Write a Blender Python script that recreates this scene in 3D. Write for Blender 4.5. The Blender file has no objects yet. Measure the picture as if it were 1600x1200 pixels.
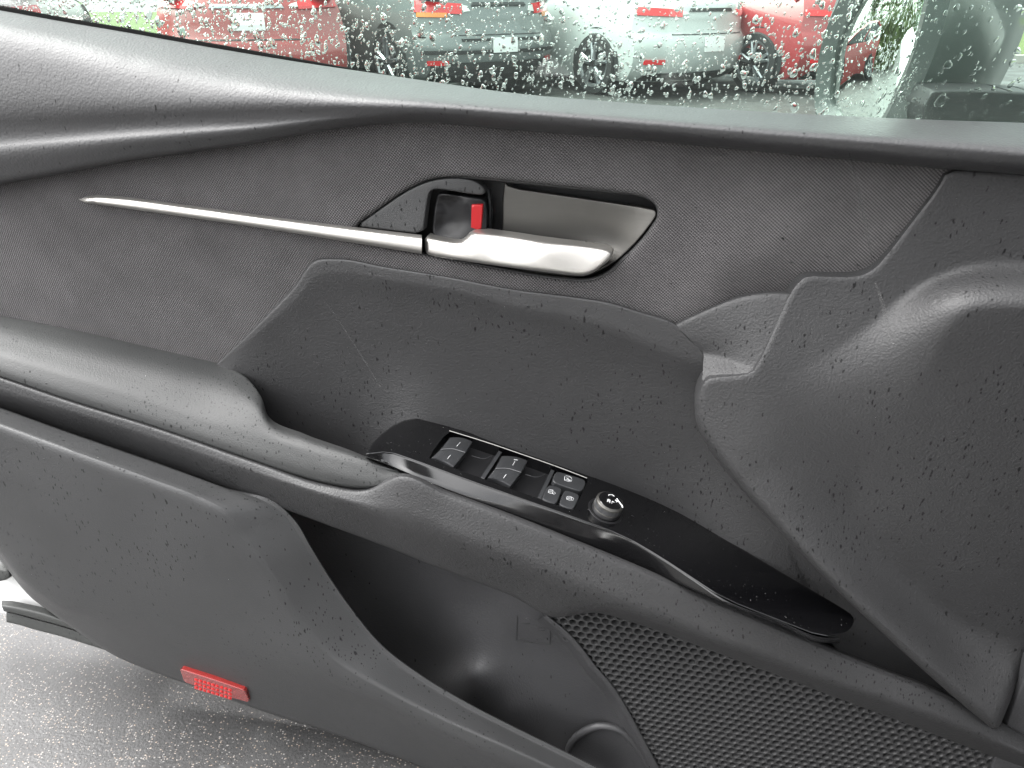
import bpy, math, random
import numpy as np
from mathutils import Vector
from mathutils.geometry import delaunay_2d_cdt
R = math.radians
random.seed(7); rng = np.random.default_rng(7)
SC = bpy.context.scene

# ------------------------------------------------------------------ camera, sky, sun, exposure
PITCH = R(27.5); FPX = 1164.0; CAMZ = 1.03
cam = bpy.data.objects.new('camera', bpy.data.cameras.new('camera'))
SC.collection.objects.link(cam); SC.camera = cam
cam.location = (0, 0, CAMZ); cam.rotation_euler = (R(90) - PITCH, 0, 0)
cam.data.sensor_width = 36; cam.data.lens = FPX / 1600 * 36
cam.data.clip_start = 0.02; cam.data.clip_end = 2000

SUN_EL, SUN_AZ = R(55), R(-75)           # azimuth from +Y, negative = to the left
world = bpy.data.worlds.new('World'); SC.world = world; world.use_nodes = True
wn = world.node_tree.nodes; wl = world.node_tree.links
sky = wn.new('ShaderNodeTexSky'); sky.sky_type = 'NISHITA'; sky.sun_disc = False
sky.sun_elevation = SUN_EL; sky.sun_rotation = SUN_AZ
sky.dust_density = 6.0; sky.air_density = 1.0
hs = wn.new('ShaderNodeHueSaturation'); hs.inputs['Saturation'].default_value = 0.10
wl.new(sky.outputs[0], hs.inputs['Color'])
bg = wn['Background']; bg.inputs['Strength'].default_value = 0.15
wl.new(hs.outputs[0], bg.inputs['Color'])
sl = bpy.data.lights.new('sun', 'SUN'); sl.energy = 0.5; sl.angle = R(120); sl.color = (1, .97, .93)
so = bpy.data.objects.new('sun', sl); SC.collection.objects.link(so)
sd = Vector((math.sin(SUN_AZ) * math.cos(SUN_EL), math.cos(SUN_AZ) * math.cos(SUN_EL), math.sin(SUN_EL)))
so.rotation_euler = (-sd).to_track_quat('-Z', 'Y').to_euler(); so.location = (-3, 3, 6)
SC.view_settings.view_transform = 'Standard'; SC.view_settings.look = 'None'
SC.view_settings.exposure = 2.5; SC.view_settings.gamma = 1
SC.cycles.use_denoising = True
SC.cycles.max_bounces = 10; SC.cycles.transparent_max_bounces = 16
SC.cycles.caustics_refractive = False; SC.cycles.caustics_reflective = False

# ------------------------------------------------------------------ door frame of reference
YAW = R(12)
CAM = np.array([0, 0, CAMZ])
FW = np.array([0, math.cos(PITCH), -math.sin(PITCH)]); UP = np.array([0, math.sin(PITCH), math.cos(PITCH)])
RT = np.array([1.0, 0, 0])
D0 = np.array([0, .80, 0]); DE = np.array([math.cos(YAW), -math.sin(YAW), 0]); DN = np.array([-math.sin(YAW), -math.cos(YAW), 0])

def ray(px, py):
    px = np.asarray(px, float); py = np.asarray(py, float)
    return RT * ((px - 800) / FPX)[..., None] + UP * ((600 - py) / FPX)[..., None] + FW
def un(px, py, d):
    """point of the door relief: seen along (px,py) at relief height d over the door's reference plane"""
    r = ray(px, py); k = (np.asarray(d, float) - (CAM - D0) @ DN) / (r @ DN)
    return CAM + r * k[..., None]
def unp(px, py, P0, N):
    r = ray(px, py); k = ((P0 - CAM) @ N) / (r @ N)
    return CAM + r * k[..., None]
class Plane:
    def __init__(s, a, b, c):
        A, B, C = [un(*p) for p in (a, b, c)]
        n = np.cross(B - A, C - A); n /= np.linalg.norm(n)
        if n @ DN < 0: n = -n
        s.P, s.N = A, n
    def at(s, px, py, off=0.0): return unp(px, py, s.P + s.N * off, s.N)
    def d(s, px, py): return (s.at(px, py) - D0) @ DN
def st(P): return np.stack([(P - D0) @ DE, P[..., 2]], -1)

# ------------------------------------------------------------------ object helpers
WLOC = {}
def setp(o, label=None, cat=None, group=None, kind=None):
    if label: o['label'] = label
    if cat: o['category'] = cat
    if group: o['group'] = group
    if kind: o['kind'] = kind
    return o
def empty(name, loc, label, cat, group=None):
    o = bpy.data.objects.new(name, None); SC.collection.objects.link(o); o.location = loc
    o.empty_display_size = .05
    WLOC[o.name] = np.array(loc, float); return setp(o, label, cat, group)
def obj(name, V, F, m, parent=None, uv=None, smooth=True, angle=40, mi=None, kind=None):
    V = np.asarray(V, float).reshape(-1, 3); c = (V.max(0) + V.min(0)) / 2
    me = bpy.data.meshes.new(name); me.from_pydata((V - c).tolist(), [], [list(map(int, f)) for f in F])
    for mm in (m if isinstance(m, (list, tuple)) else [m]): me.materials.append(mm)
    if mi is not None: me.polygons.foreach_set('material_index', np.asarray(mi, np.int32))
    if uv is not None:
        l = me.uv_layers.new(name='UVMap'); li = np.empty(len(me.loops), np.int32); me.loops.foreach_get('vertex_index', li)
        l.data.foreach_set('uv', np.asarray(uv, np.float32)[li].ravel())
    if smooth:
        me.polygons.foreach_set('use_smooth', np.ones(len(me.polygons), bool)); me.set_sharp_from_angle(angle=R(angle))
    me.validate(); me.update()
    o = bpy.data.objects.new(name, me); SC.collection.objects.link(o)
    if parent is not None:
        o.parent = parent; o.location = c - WLOC[parent.name]
    else: o.location = c
    WLOC[o.name] = c
    if kind: o['kind'] = kind
    return o
class MB:
    def __init__(s): s.V, s.F, s.M, s.n = [], [], [], 0
    def add(s, V, F, m=0):
        V = np.asarray(V, float).reshape(-1, 3); s.V.append(V)
        s.F += [[int(i) + s.n for i in f] for f in F]; s.M += [m] * len(F); s.n += len(V); return s
    def build(s, name, m, parent=None, **k):
        V = np.concatenate(s.V); return obj(name, V, s.F, m, parent, uv=k.pop('uv', st(V)), mi=s.M, **k)

# ------------------------------------------------------------------ curve helpers
def spline(P, n):
    """Hermite through the points (chord-length tangents), n samples spread evenly over the index"""
    P = np.asarray(P, float); m = len(P)
    if m == 2: return P[0] + (P[1] - P[0]) * np.linspace(0, 1, n)[:, None]
    L = np.maximum(np.linalg.norm(np.diff(P, axis=0), axis=1), 1e-6)
    S = np.diff(P, axis=0) / L[:, None]; T = np.empty_like(P)
    T[0], T[-1] = S[0], S[-1]
    T[1:-1] = (S[:-1] * L[1:, None] + S[1:] * L[:-1, None]) / (L[1:] + L[:-1])[:, None]
    u = np.linspace(0, m - 1, n); i = np.minimum(u.astype(int), m - 2); t = (u - i)[:, None]; h = L[i][:, None]
    return (P[i] * (2*t**3 - 3*t**2 + 1) + T[i] * h * (t**3 - 2*t**2 + t) + P[i+1] * (3*t**2 - 2*t**3) + T[i+1] * h * (t**3 - t**2))
def grid_faces(nu, nv, off=0, closed=False):
    F = []
    for j in range(nv - 1):
        for i in range(nu - 1 + (1 if closed else 0)):
            a = off + j * nu + i; b = off + j * nu + (i + 1) % nu
            F.append((a, b, b + nu, a + nu))
    return F
def loft(rails, nu=100, rounds=None, k=5, flat=2):
    """rails: lists of (px,py,d), the same number of points each; between rails flat bands, at a rail a fillet of the given share"""
    Rr = np.stack([spline(r, nu) for r in rails]); m = len(Rr)
    rounds = rounds or [.3] * m; rows = [Rr[0]]
    for i in range(1, m - 1):
        f = rounds[i]
        a = Rr[i] + (Rr[i-1] - Rr[i]) * f; b = Rr[i] + (Rr[i+1] - Rr[i]) * f
        for q in range(1, flat): rows.append(rows[-1] * 0 + (rows[-1] + (a - rows[-1]) * (q / flat)))
        for t in np.linspace(0, 1, k): rows.append(a * (1-t)**2 + Rr[i] * 2*t*(1-t) + b * t*t)
    rows.append(Rr[-1]); G = np.stack(rows)
    return un(G[..., 0], G[..., 1], G[..., 2]).reshape(-1, 3), grid_faces(nu, len(rows))
def add_loft(mb, *a, m=0, **k):
    V, F = loft(*a, **k); mb.add(V, F, m)
def chaikin(P, it=1, closed=True):
    P = np.asarray(P, float)
    for _ in range(it):
        Q = np.roll(P, -1, 0); P = np.stack([P * .75 + Q * .25, P * .25 + Q * .75], 1).reshape(-1, P.shape[1])
    return P
def resample(P, step):
    P = np.asarray(P, float); out = []
    for i in range(len(P)):
        a, b = P[i], P[(i + 1) % len(P)]; n = max(1, int(round(np.linalg.norm(b - a) / step)))
        for q in range(n): out.append(a + (b - a) * q / n)
    return np.array(out)
def inside(P, poly):
    x, y = P[:, 0], P[:, 1]; c = np.zeros(len(P), bool); q = np.roll(poly, 1, 0)
    for (x1, y1), (x2, y2) in zip(poly, q):
        if y1 == y2: continue
        c ^= ((y1 > y) != (y2 > y)) & (x < (x2 - x1) * (y - y1) / (y2 - y1) + x1)
    return c
def bdist(P, poly):
    D = np.full(len(P), 1e9); q = np.roll(poly, -1, 0)
    for a, b in zip(poly, q):
        ab = b - a; t = np.clip(((P - a) @ ab) / max(ab @ ab, 1e-9), 0, 1)
        D = np.minimum(D, np.linalg.norm(P - a - t[:, None] * ab, axis=1))
    return D
class TPS:
    def __init__(s, C, lam=1e-3):
        C = np.asarray(C, float); s.X = C[:, :2] / 500; n = len(C)
        K = s.k(s.X, s.X) + lam * np.eye(n); Q = np.c_[np.ones(n), s.X]
        A = np.block([[K, Q], [Q.T, np.zeros((3, 3))]]); s.w = np.linalg.solve(A, np.r_[C[:, 2], 0, 0, 0])
    def k(s, A, B):
        r2 = ((A[:, None] - B[None]) ** 2).sum(-1); return .5 * r2 * np.log(r2 + 1e-12)
    def __call__(s, px, py):
        X = np.stack([np.ravel(px), np.ravel(py)], -1) / 500
        return s.k(X, s.X) @ s.w[:-3] + np.c_[np.ones(len(X)), X] @ s.w[-3:]
def region(poly, dfn, step=10, rpx=0, rd=0, thick=.008, holes=(), ch=1, bstep=5, hr=None, back=None, rf=None):
    """a sheet of the relief inside an outline, its edges rounded over rpx/rd and turned back by thick"""
    B = [resample(chaikin(poly, ch) if ch else np.array(poly, float), bstep)]
    B += [resample(chaikin(h, ch) if ch else np.array(h, float), bstep) for h in holes]
    pts, edges, n = [], [], 0
    for b in B:
        pts.append(b); edges += [(n + i, n + (i + 1) % len(b)) for i in range(len(b))]; n += len(b)
    nb = n; rs = [rpx] + [rpx if hr is None else hr] * len(holes)
    def clr(P, slack):
        ok = inside(P, B[0])
        for h in B[1:]: ok &= ~inside(P, h)
        for b, r in zip(B, rs): ok &= bdist(P, b) > slack(r)
        return ok
    for b, r in zip(B, rs):
        if r <= 0: continue
        t = np.roll(b, -1, 0) - np.roll(b, 1, 0); t /= np.maximum(np.linalg.norm(t, axis=1), 1e-9)[:, None]
        nn = np.stack([-t[:, 1], t[:, 0]], 1)
        for f in (.12, .35, .65, 1.0):
            for sgn in (1, -1):
                Q = b + nn * (sgn * r * f)
                pts.append(Q[clr(Q, lambda rr: min(rr, r) * f * .93 if rr else 1)])
    mn, mx = B[0].min(0), B[0].max(0)
    gx, gy = np.meshgrid(np.arange(mn[0], mx[0], step), np.arange(mn[1], mx[1], step * .8))
    gx[1::2] += step / 2
    G = np.stack([gx.ravel(), gy.ravel()], 1); pts.append(G[clr(G, lambda r: r * 1.15 + step * .35)])
    P = np.concatenate(pts)
    v, e, f, *_ = delaunay_2d_cdt([Vector(p) for p in P.tolist()], edges, [], 0, 1e-4)
    v = np.array([tuple(q) for q in v]); f = np.array([t for t in f if len(t) == 3])
    cen = v[f].mean(1); ok = inside(cen, B[0])
    for h in B[1:]: ok &= ~inside(cen, h)
    f = f[ok]
    d = np.asarray(dfn(v[:, 0], v[:, 1]), float).copy()
    for b, r in zip(B, rs):
        if r > 0:
            rv = r if rf is None else rf(v[:, 0], v[:, 1]); q = 1 - np.clip(bdist(v, b) / rv, 0, 1); d -= rd * rv / r * (1 - np.sqrt(np.maximum(0, 1 - q * q)))
    X = un(v[:, 0], v[:, 1], d)
    a, b_, c = X[f[:, 0]], X[f[:, 1]], X[f[:, 2]]
    fl = ((np.cross(b_ - a, c - a)) @ DN) < 0; f[fl] = f[fl][:, ::-1]
    F = f.tolist(); V = [X]; n = len(X)
    if thick:
        bv = back if back is not None else -DN * thick
        ec = {}
        for t in f.tolist():
            for p, q in ((t[0], t[1]), (t[1], t[2]), (t[2], t[0])): ec[(p, q)] = 1
        be = [(p, q) for (p, q) in ec if (q, p) not in ec]
        ids = sorted({p for e2 in be for p in e2}); mp = {p: n + i for i, p in enumerate(ids)}
        V.append(X[ids] + bv); F += [(q, p, mp[p], mp[q]) for p, q in be]
    return np.concatenate(V), F
def add_region(mb, *a, m=0, **k):
    V, F = region(*a, **k); mb.add(V, F, m)
def tube(path, r, n=8, caps=True):
    P = np.asarray(path, float); m = len(P); T = np.gradient(P, axis=0); T /= np.linalg.norm(T, axis=1)[:, None]
    ref = np.array([.31, .2, .93]); rr = np.broadcast_to(np.asarray(r, float), (m,)); V = []
    for i in range(m):
        a = np.cross(T[i], ref); a /= np.linalg.norm(a); b = np.cross(T[i], a)
        an = np.arange(n) / n * 2 * math.pi; V.append(P[i] + rr[i] * (np.cos(an)[:, None] * a + np.sin(an)[:, None] * b))
    F = grid_faces(n, m, closed=True)
    if caps: F += [tuple(range(n)), tuple(range((m - 1) * n, m * n))[::-1]]
    return np.concatenate(V), F
def slab(top, nvec, h, bev=.0):
    """prism under a 3-D outline (outline on top), with a small chamfer"""
    T = np.asarray(top, float); n = len(T); c = T.mean(0)
    ins = T + (c - T) / np.linalg.norm(c - T, axis=1)[:, None] * bev if bev else T
    rows = [ins, T - nvec * bev * .8, T - nvec * h] if bev else [T, T - nvec * h]
    F = grid_faces(n, len(rows), closed=True) + [tuple(range(n))[::-1]]
    return np.concatenate(rows), [f[::-1] for f in F]
def box(c, s, rot=0.0):
    c = np.array(c, float); s = np.array(s, float) / 2
    V = np.array([[x, y, z] for x in (-1, 1) for y in (-1, 1) for z in (-1, 1)]) * s
    ca, sa = math.cos(rot), math.sin(rot)
    V = np.c_[V[:, 0] * ca - V[:, 1] * sa, V[:, 0] * sa + V[:, 1] * ca, V[:, 2]] + c
    return V, [(0, 1, 3, 2), (4, 6, 7, 5), (0, 4, 5, 1), (2, 3, 7, 6), (0, 2, 6, 4), (1, 5, 7, 3)]

# ------------------------------------------------------------------ materials
class NT:
    def __init__(s, name):
        s.m = bpy.data.materials.new(name); s.m.use_nodes = True; s.t = s.m.node_tree
        s.b = s.t.nodes['Principled BSDF']; s.out = s.t.nodes['Material Output']
    def n(s, typ, **k):
        x = s.t.nodes.new(typ)
        for a, b in k.items():
            if a.startswith('i_'): x.inputs[a[2:].replace('_', ' ')].default_value = b
            else: setattr(x, a, b)
        return x
    def l(s, a, b): s.t.links.new(a, b)
    def math(s, op, a, b=None, c=None, clamp=False):
        x = s.t.nodes.new('ShaderNodeMath'); x.operation = op; x.use_clamp = clamp
        for i, q in enumerate((a, b, c)):
            if q is None: continue
            if isinstance(q, (int, float)): x.inputs[i].default_value = q
            else: s.l(q, x.inputs[i])
        return x.outputs[0]
    def mapping(s, scale, src='Object', rot=(0, 0, 0)):
        tc = s.n('ShaderNodeTexCoord'); mp = s.n('ShaderNodeMapping'); mp.inputs['Scale'].default_value = scale; mp.inputs['Rotation'].default_value = rot
        s.l(tc.outputs[src], mp.inputs['Vector']); return mp.outputs[0]
    def noise(s, scale, vec=None, detail=3, rough=.55):
        x = s.n('ShaderNodeTexNoise'); x.inputs['Scale'].default_value = scale; x.inputs['Detail'].default_value = detail; x.inputs['Roughness'].default_value = rough
        s.l(vec if vec is not None else s.mapping((1, 1, 1)), x.inputs['Vector']); return x.outputs['Fac']
    def voro(s, vec, feature='F1', rnd=1.0, scale=1.0):
        x = s.n('ShaderNodeTexVoronoi'); x.feature = feature; x.inputs['Scale'].default_value = scale; x.inputs['Randomness'].default_value = rnd
        s.l(vec, x.inputs['Vector']); return x
    def remap(s, v, a, b, c=0., d=1.):
        x = s.n('ShaderNodeMapRange'); x.clamp = True
        for i, q in zip((1, 2, 3, 4), (a, b, c, d)): x.inputs[i].default_value = q
        s.l(v, x.inputs[0]); return x.outputs[0]
    def mix(s, f, a, b):
        x = s.n('ShaderNodeMix'); x.data_type = 'RGBA'
        if isinstance(f, (int, float)): x.inputs[0].default_value = f
        else: s.l(f, x.inputs[0])
        for i, q in ((6, a), (7, b)):
            if isinstance(q, tuple): x.inputs[i].default_value = (*q, 1) if len(q) == 3 else q
            else: s.l(q, x.inputs[i])
        return x.outputs[2]
    def bump(s, h, dist, strength=1.0, nrm=None):
        x = s.n('ShaderNodeBump'); x.inputs['Distance'].default_value = dist; x.inputs['Strength'].default_value = strength
        s.l(h, x.inputs['Height'])
        if nrm is not None: s.l(nrm, x.inputs['Normal'])
        return x.outputs[0]
    def set(s, **k):
        for a, v in k.items():
            i = s.b.inputs[a.replace('_', ' ')]
            if isinstance(v, tuple): i.default_value = (*v, 1) if len(v) == 3 else v
            elif isinstance(v, (int, float)): i.default_value = v
            else: s.l(v, i)
        return s
def wet_marks(t, cov=.30, stretch=.35):
    """rain spots and short runs on the plastic: dark where the water lies"""
    big = t.remap(t.noise(9, detail=3), .40, .64)
    tot = None
    for sc, th, share in ((270, .27, cov), (150, .22, cov * .8), (85, .14, cov * .35)):
        w = t.n('ShaderNodeTexNoise'); w.inputs['Scale'].default_value = sc * .9; w.inputs['Detail'].default_value = 2
        mp = t.mapping((sc, sc, sc * stretch)); t.l(t.mapping((1, 1, 1)), w.inputs['Vector'])
        va = t.n('ShaderNodeVectorMath', operation='MULTIPLY_ADD'); t.l(w.outputs['Color'], va.inputs[0]); va.inputs[1].default_value = (.7,) * 3; t.l(mp, va.inputs[2])
        v = t.voro(va.outputs[0]); sp = t.remap(v.outputs['Distance'], th, th * .55)
        sep = t.n('ShaderNodeSeparateColor'); t.l(v.outputs['Color'], sep.inputs[0])
        gate = t.math('LESS_THAN', sep.outputs[0], t.math('MULTIPLY', big, share))
        q = t.math('MULTIPLY', sp, gate); tot = q if tot is None else t.math('MAXIMUM', tot, q)
    return tot
def plastic(name, col, rough, grain=420, gd=.0005, wet=.3, gs=.6, spec=.5):
    t = NT(name); v = t.voro(t.mapping((grain,) * 3), 'SMOOTH_F1'); h = t.math('ADD', v.outputs['Distance'], t.math('MULTIPLY', t.noise(grain * .45, detail=2), .8))
    nrm = t.bump(h, gd, gs); lo = t.noise(9, detail=4)
    c = t.mix(t.remap(lo, .3, .7), tuple(x * .9 for x in col), tuple(min(1, x * 1.12) for x in col)); r = t.remap(lo, .3, .7, rough - .04, rough + .05)
    if wet:
        w = wet_marks(t, wet); c = t.mix(w, c, tuple(x * .35 for x in col)); r = t.math('SUBTRACT', r, t.math('MULTIPLY', w, .2)); spec = t.math('MULTIPLY_ADD', w, -spec * .6, spec)
    return t.set(Base_Color=c, Roughness=r, Normal=nrm, Specular_IOR_Level=spec).m
PL = (.029, .029, .030)
M = {}
M['grain'] = plastic('grained_plastic', PL, .55, grain=500, wet=.6, gd=.0007)
M['upper'] = plastic('soft_touch_plastic', (.022, .022, .0235), .52, grain=420, gd=.0005, wet=.30, spec=.85)
M['vinyl'] = plastic('armrest_vinyl', (.036, .037, .037), .56, grain=650, gd=.00035, wet=1.0, spec=.42)
M['smooth'] = plastic('smooth_lower_plastic', (.041, .0415, .0425), .50, grain=900, gd=.00040, wet=.5)
M['pocket'] = plastic('pocket_plastic', (.042, .042, .044), .45, wet=.06)
M['dark'] = NT('dark_plastic').set(Base_Color=(.008, .008, .009), Roughness=.5).m
M['rubber'] = plastic('weathered_rubber', (.05, .052, .050), .6, grain=200, gd=.0004, wet=.4)
M['blackrubber'] = NT('black_rubber').set(Base_Color=(.004, .004, .004), Roughness=.9, Specular_IOR_Level=.08).m
def fabric():
    t = NT('woven_fabric'); tc = t.n('ShaderNodeTexCoord'); sp = t.n('ShaderNodeSeparateXYZ'); t.l(tc.outputs['UV'], sp.inputs[0])
    nz = t.noise(900, detail=1); p = 2 * math.pi / .0024
    a = t.math('SINE', t.math('MULTIPLY', t.math('ADD', t.math('MULTIPLY', sp.outputs[0], .80), t.math('MULTIPLY', sp.outputs[1], 1.0)), p * .78))
    b = t.math('SINE', t.math('MULTIPLY', t.math('SUBTRACT', t.math('MULTIPLY', sp.outputs[0], 1.0), t.math('MULTIPLY', sp.outputs[1], .8)), p * .78))
    xg = t.remap(sp.outputs[0], -.15, .35, .9, .25)
    h = t.math('ADD', t.math('MULTIPLY', a, .5), t.math('MULTIPLY', t.math('MULTIPLY', b, .5), xg))
    h = t.math('ADD', h, t.math('MULTIPLY', nz, .4)); f = t.remap(h, -.7, 1.1)
    lo = t.noise(16, detail=5, rough=.65); f2 = t.math('MULTIPLY', f, t.remap(lo, .25, .75, .7, 1.15))
    c = t.mix(f2, (.010, .0095, .0098), (.150, .144, .146)); nrm = t.bump(h, .0006, .7)
    t.set(Base_Color=c, Roughness=.85, Normal=nrm, Specular_IOR_Level=.2, Sheen_Weight=.10, Sheen_Roughness=.5); return t.m
M['fabric'] = fabric()
def metal(name, col, rough):
    t = NT(name); mp = t.mapping((40, 40, 900)); n = t.noise(1, mp, detail=4)
    return t.set(Base_Color=col, Metallic=.92, Roughness=t.remap(n, .3, .7, rough - .03, rough + .05), Normal=t.bump(n, .00008, .25)).m
M['satin'] = metal('satin_silver', (.52, .505, .48), .42)
M['cup'] = metal('brushed_dark_metal', (.115, .112, .105), .48)
def gloss():
    t = NT('piano_black'); n = t.noise(60, detail=3); return t.set(Base_Color=(.0022, .0022, .0026), Roughness=t.remap(n, .3, .7, .15, .22), Coat_Weight=.4, Coat_Roughness=.14, Specular_IOR_Level=.8).m
M['piano'] = gloss()
M['switch'] = plastic('switch_plastic', (.030, .031, .033), .38, grain=1500, gd=.00004, wet=0)
M['mark'] = NT('white_print').set(Base_Color=(.75, .76, .77), Roughness=.5).m
M['ridge_highlight'] = NT('ridge_highlight_grey').set(Base_Color=(.16, .16, .165), Roughness=.4).m  # lighter grey paints the highlight along the rocker ridges
M['red'] = NT('red_marker').set(Base_Color=(.38, .005, .008), Roughness=.4).m
M['redline'] = NT('pale_red_edge').set(Base_Color=(.65, .22, .22), Roughness=.4).m
def lens(name, col):
    t = NT(name); w = t.n('ShaderNodeTexWave'); w.inputs['Scale'].default_value = 120; w.inputs['Distortion'].default_value = 0
    t.l(t.mapping((1, 1, 1)), w.inputs['Vector'])
    return t.set(Base_Color=col, Roughness=.18, Normal=t.bump(w.outputs['Fac'], .0006, .4), Coat_Weight=.6).m
M['lens'] = lens('red_reflector_lens', (.55, .008, .008))
M['lenslight'] = lens('red_reflector_frame', (.30, .03, .027))
def paint(name, col, rough=.22, metallic=0.):
    t = NT(name); n = t.noise(2.5, detail=3)
    return t.set(Base_Color=t.mix(n, tuple(x * .92 for x in col), col), Roughness=rough, Metallic=metallic, Coat_Weight=.8, Coat_Roughness=.05).m
M['white'] = paint('white_paint', (.80, .80, .79), .3)
def window_glass():
    t = NT('tinted_window_glass'); t.t.nodes.remove(t.b)
    tr = t.n('ShaderNodeBsdfTransparent'); tr.inputs[0].default_value = (.85, .95, .90, 1)
    gl = t.n('ShaderNodeBsdfGlossy'); gl.inputs['Roughness'].default_value = .02; fr = t.n('ShaderNodeFresnel'); fr.inputs[0].default_value = 1.45
    mx = t.n('ShaderNodeMixShader'); t.l(t.math('MULTIPLY', fr.outputs[0], .8), mx.inputs[0]); tl = t.n('ShaderNodeBsdfTranslucent'); tl.inputs[0].default_value = (.9, .95, .92, 1); m0 = t.n('ShaderNodeMixShader'); m0.inputs[0].default_value = .007; t.l(tr.outputs[0], m0.inputs[1]); t.l(tl.outputs[0], m0.inputs[2]); t.l(m0.outputs[0], mx.inputs[1]); t.l(gl.outputs[0], mx.inputs[2]); t.l(mx.outputs[0], t.out.inputs[0]); return t.m
M['glass'] = window_glass()
M['water'] = NT('water').set(Base_Color=(1, 1, 1), Roughness=.0, IOR=1.33, Transmission_Weight=1.0).m
M['mirror'] = NT('mirror_glass').set(Base_Color=(.82, .86, .84), Metallic=1., Roughness=.015).m

# ------------------------------------------------------------------ the car door
door = empty('car_door', tuple(D0 + np.array([0, 0, .2])), 'open white car door seen from inside, black and grey trim speckled with rain', 'car door')
def part(mb, name, m, **k): return mb.build(name, m, door, **k)
X16 = [-60, 0, 100, 200, 300, 400, 500, 575, 650, 800, 1000, 1200, 1400, 1480, 1600, 1690]
def rail(ys, ds):
    ds = ds if isinstance(ds, (list, tuple)) else [ds] * len(ys)
    if len(ds) == 2: ds = list(np.interp(X16, [250, 650], ds))
    return [(x, y, d) for x, y, d in zip(X16, ys, ds)]
BELT = [6, 17, 35, 52, 70, 87, 103, 114, 125, 146, 163, 176, 186, 189, 193, 197]
SEAM = [297, 286, 269, 250, 236, 222, 204, 194, 190, 201, 217, 236, 255, 263, 272, 278]
r1 = [36, 48, 70, 93, 112, 126, 138, 146, 152, 165, 181, 197, 211, 216, 225, 231]
r2 = [166, 165, 164, 162, 160, 158, 160, 162, 164, 174, 190, 207, 223, 229, 239, 246]
r3 = [222, 216, 209, 202, 196, 190, 181, 177, 176, 186, 203, 221, 238, 245, 255, 262]
r4 = [246, 238, 228, 218, 210, 203, 191, 184, 182, 193, 210, 229, 247, 254, 264, 271]
def chord(a, b, y, x=100):
    A, B = un(x, a[0], a[1]), un(x, b[0], b[1]); ks = np.linspace(-.02, .12, 400); Q = un(np.full(400, x), np.full(400, y), ks); ab = B - A; t = ((Q - A) @ ab) / (ab @ ab)
    return ks[np.argmin(np.linalg.norm(Q - A - t[:, None] * ab, axis=1))]
R1L = float(chord((35, 0.0), (164, .068), 70)) + .006; print('R1L', R1L)
mb = MB()
add_loft(mb, [rail([y - 1 for y in BELT], -.004), rail([y for y in BELT], 0.0), rail(r1, (.050, .062)), rail(r2, (.068, .072)), rail(r3, (.058, .070)), rail(r4, (.068, .064)),
              rail(SEAM, (.056, .052)), rail([y + 3 for y in SEAM], .020)], nu=220, rounds=[0, .3, .5, .45, .5, .45, .25, 0], k=9, flat=3)
part(mb, 'upper_trim', M['upper'])

# woven fabric insert, with an opening for the inner handle
BEZ = [(553, 354), (589, 328), (631, 298), (663, 282), (686, 276), (719, 275), (751, 277), (780, 280), (885, 291), (955, 299), (999, 304), (1016, 310), (1028, 321), (1030, 336), (1021, 353), (999, 382), (972, 409), (955, 425), (934, 436), (915, 440), (885, 438), (832, 431), (800, 425), (702, 406), (663, 398), (600, 386), (556, 378)]
FAB = [(-80, 260), (0, 276), (100, 259), (200, 240), (400, 212), (500, 195), (575, 185), (650, 181), (800, 192), (1000, 208), (1200, 227), (1400, 246), (1500, 256), (1490, 272), (1470, 306), (1384, 418), (1365, 434), (1340, 442), (1270, 440), (1240, 468), (1165, 475), (1060, 520), (950, 486), (800, 465), (600, 430), (520, 415), (500, 416), (470, 455), (410, 520), (350, 580), (250, 556), (100, 522), (-80, 490)]
ftps = TPS([(-60, 300, .030), (-60, 480, .020), (0, 400, .024), (100, 290, .031), (100, 330, .031), (100, 380, .026), (100, 500, .020), (250, 270, .033), (300, 330, .033), (300, 362, .034), (300, 395, .027), (300, 470, .022), (330, 560, .020), (450, 230, .034), (450, 320, .034), (450, 385, .034), (450, 415, .028),
            (640, 210, .034), (600, 300, .033), (560, 400, .035), (800, 220, .034), (800, 270, .033), (700, 425, .036), (800, 445, .037), (900, 460, .036), (1000, 240, .034), (1000, 480, .034), (1060, 330, .035), (1100, 250, .034), (1100, 380, .038), (1060, 440, .037), (1050, 497, .034), (1200, 260, .034), (1200, 330, .037), (1190, 400, .041), (1120, 455, .041), (1150, 460, .035), (1240, 410, .036), (1225, 448, .032), (1330, 300, .034), (1340, 400, .033), (1450, 280, .034), (1400, 360, .034)], 1e-5)
mb = MB(); add_region(mb, FAB, ftps, step=9, thick=.004, holes=[BEZ], hr=9, rpx=0, rd=.005)
part(mb, 'fabric_insert', M['fabric'])

# inner handle: bezel, cup, lever, silver pull
hp = Plane((553, 354, .030), (1030, 330, .030), (800, 430, .034))
mb = MB()
RB = BEZ + BEZ[:1]; bz = lambda f, g, o: [(x * f + 800 * (1 - f), y * g + 352 * (1 - g), float(hp.d(x, y)) + o) for x, y in RB]
V, F = loft([bz(1.012, 1.03, -.010), bz(1.0, 1.0, -.001), bz(.988, .955, -.003), bz(.985, .945, -.008)], nu=200, rounds=[0, .3, .3, 0]); mb.add(V, F)
V, F = loft([bz(.985, .945, -.008), bz(.978, .935, -.040)], nu=200); mb.add(V, F, 1)
add_region(mb, [(540, 260), (1040, 260), (1040, 450), (540, 450)], lambda x, y: np.full(len(x), -.014), step=40, ch=0, thick=0, m=1)
part(mb, 'handle_bezel', [M['smooth'], M['dark']])
mb = MB()
CUP = [(785, 280), (797, 293), (860, 302), (940, 314), (1020, 326), (1026, 331), (1025, 340), (999, 374), (975, 398), (955, 413), (930, 427), (905, 434), (850, 430), (785, 424)]
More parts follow.
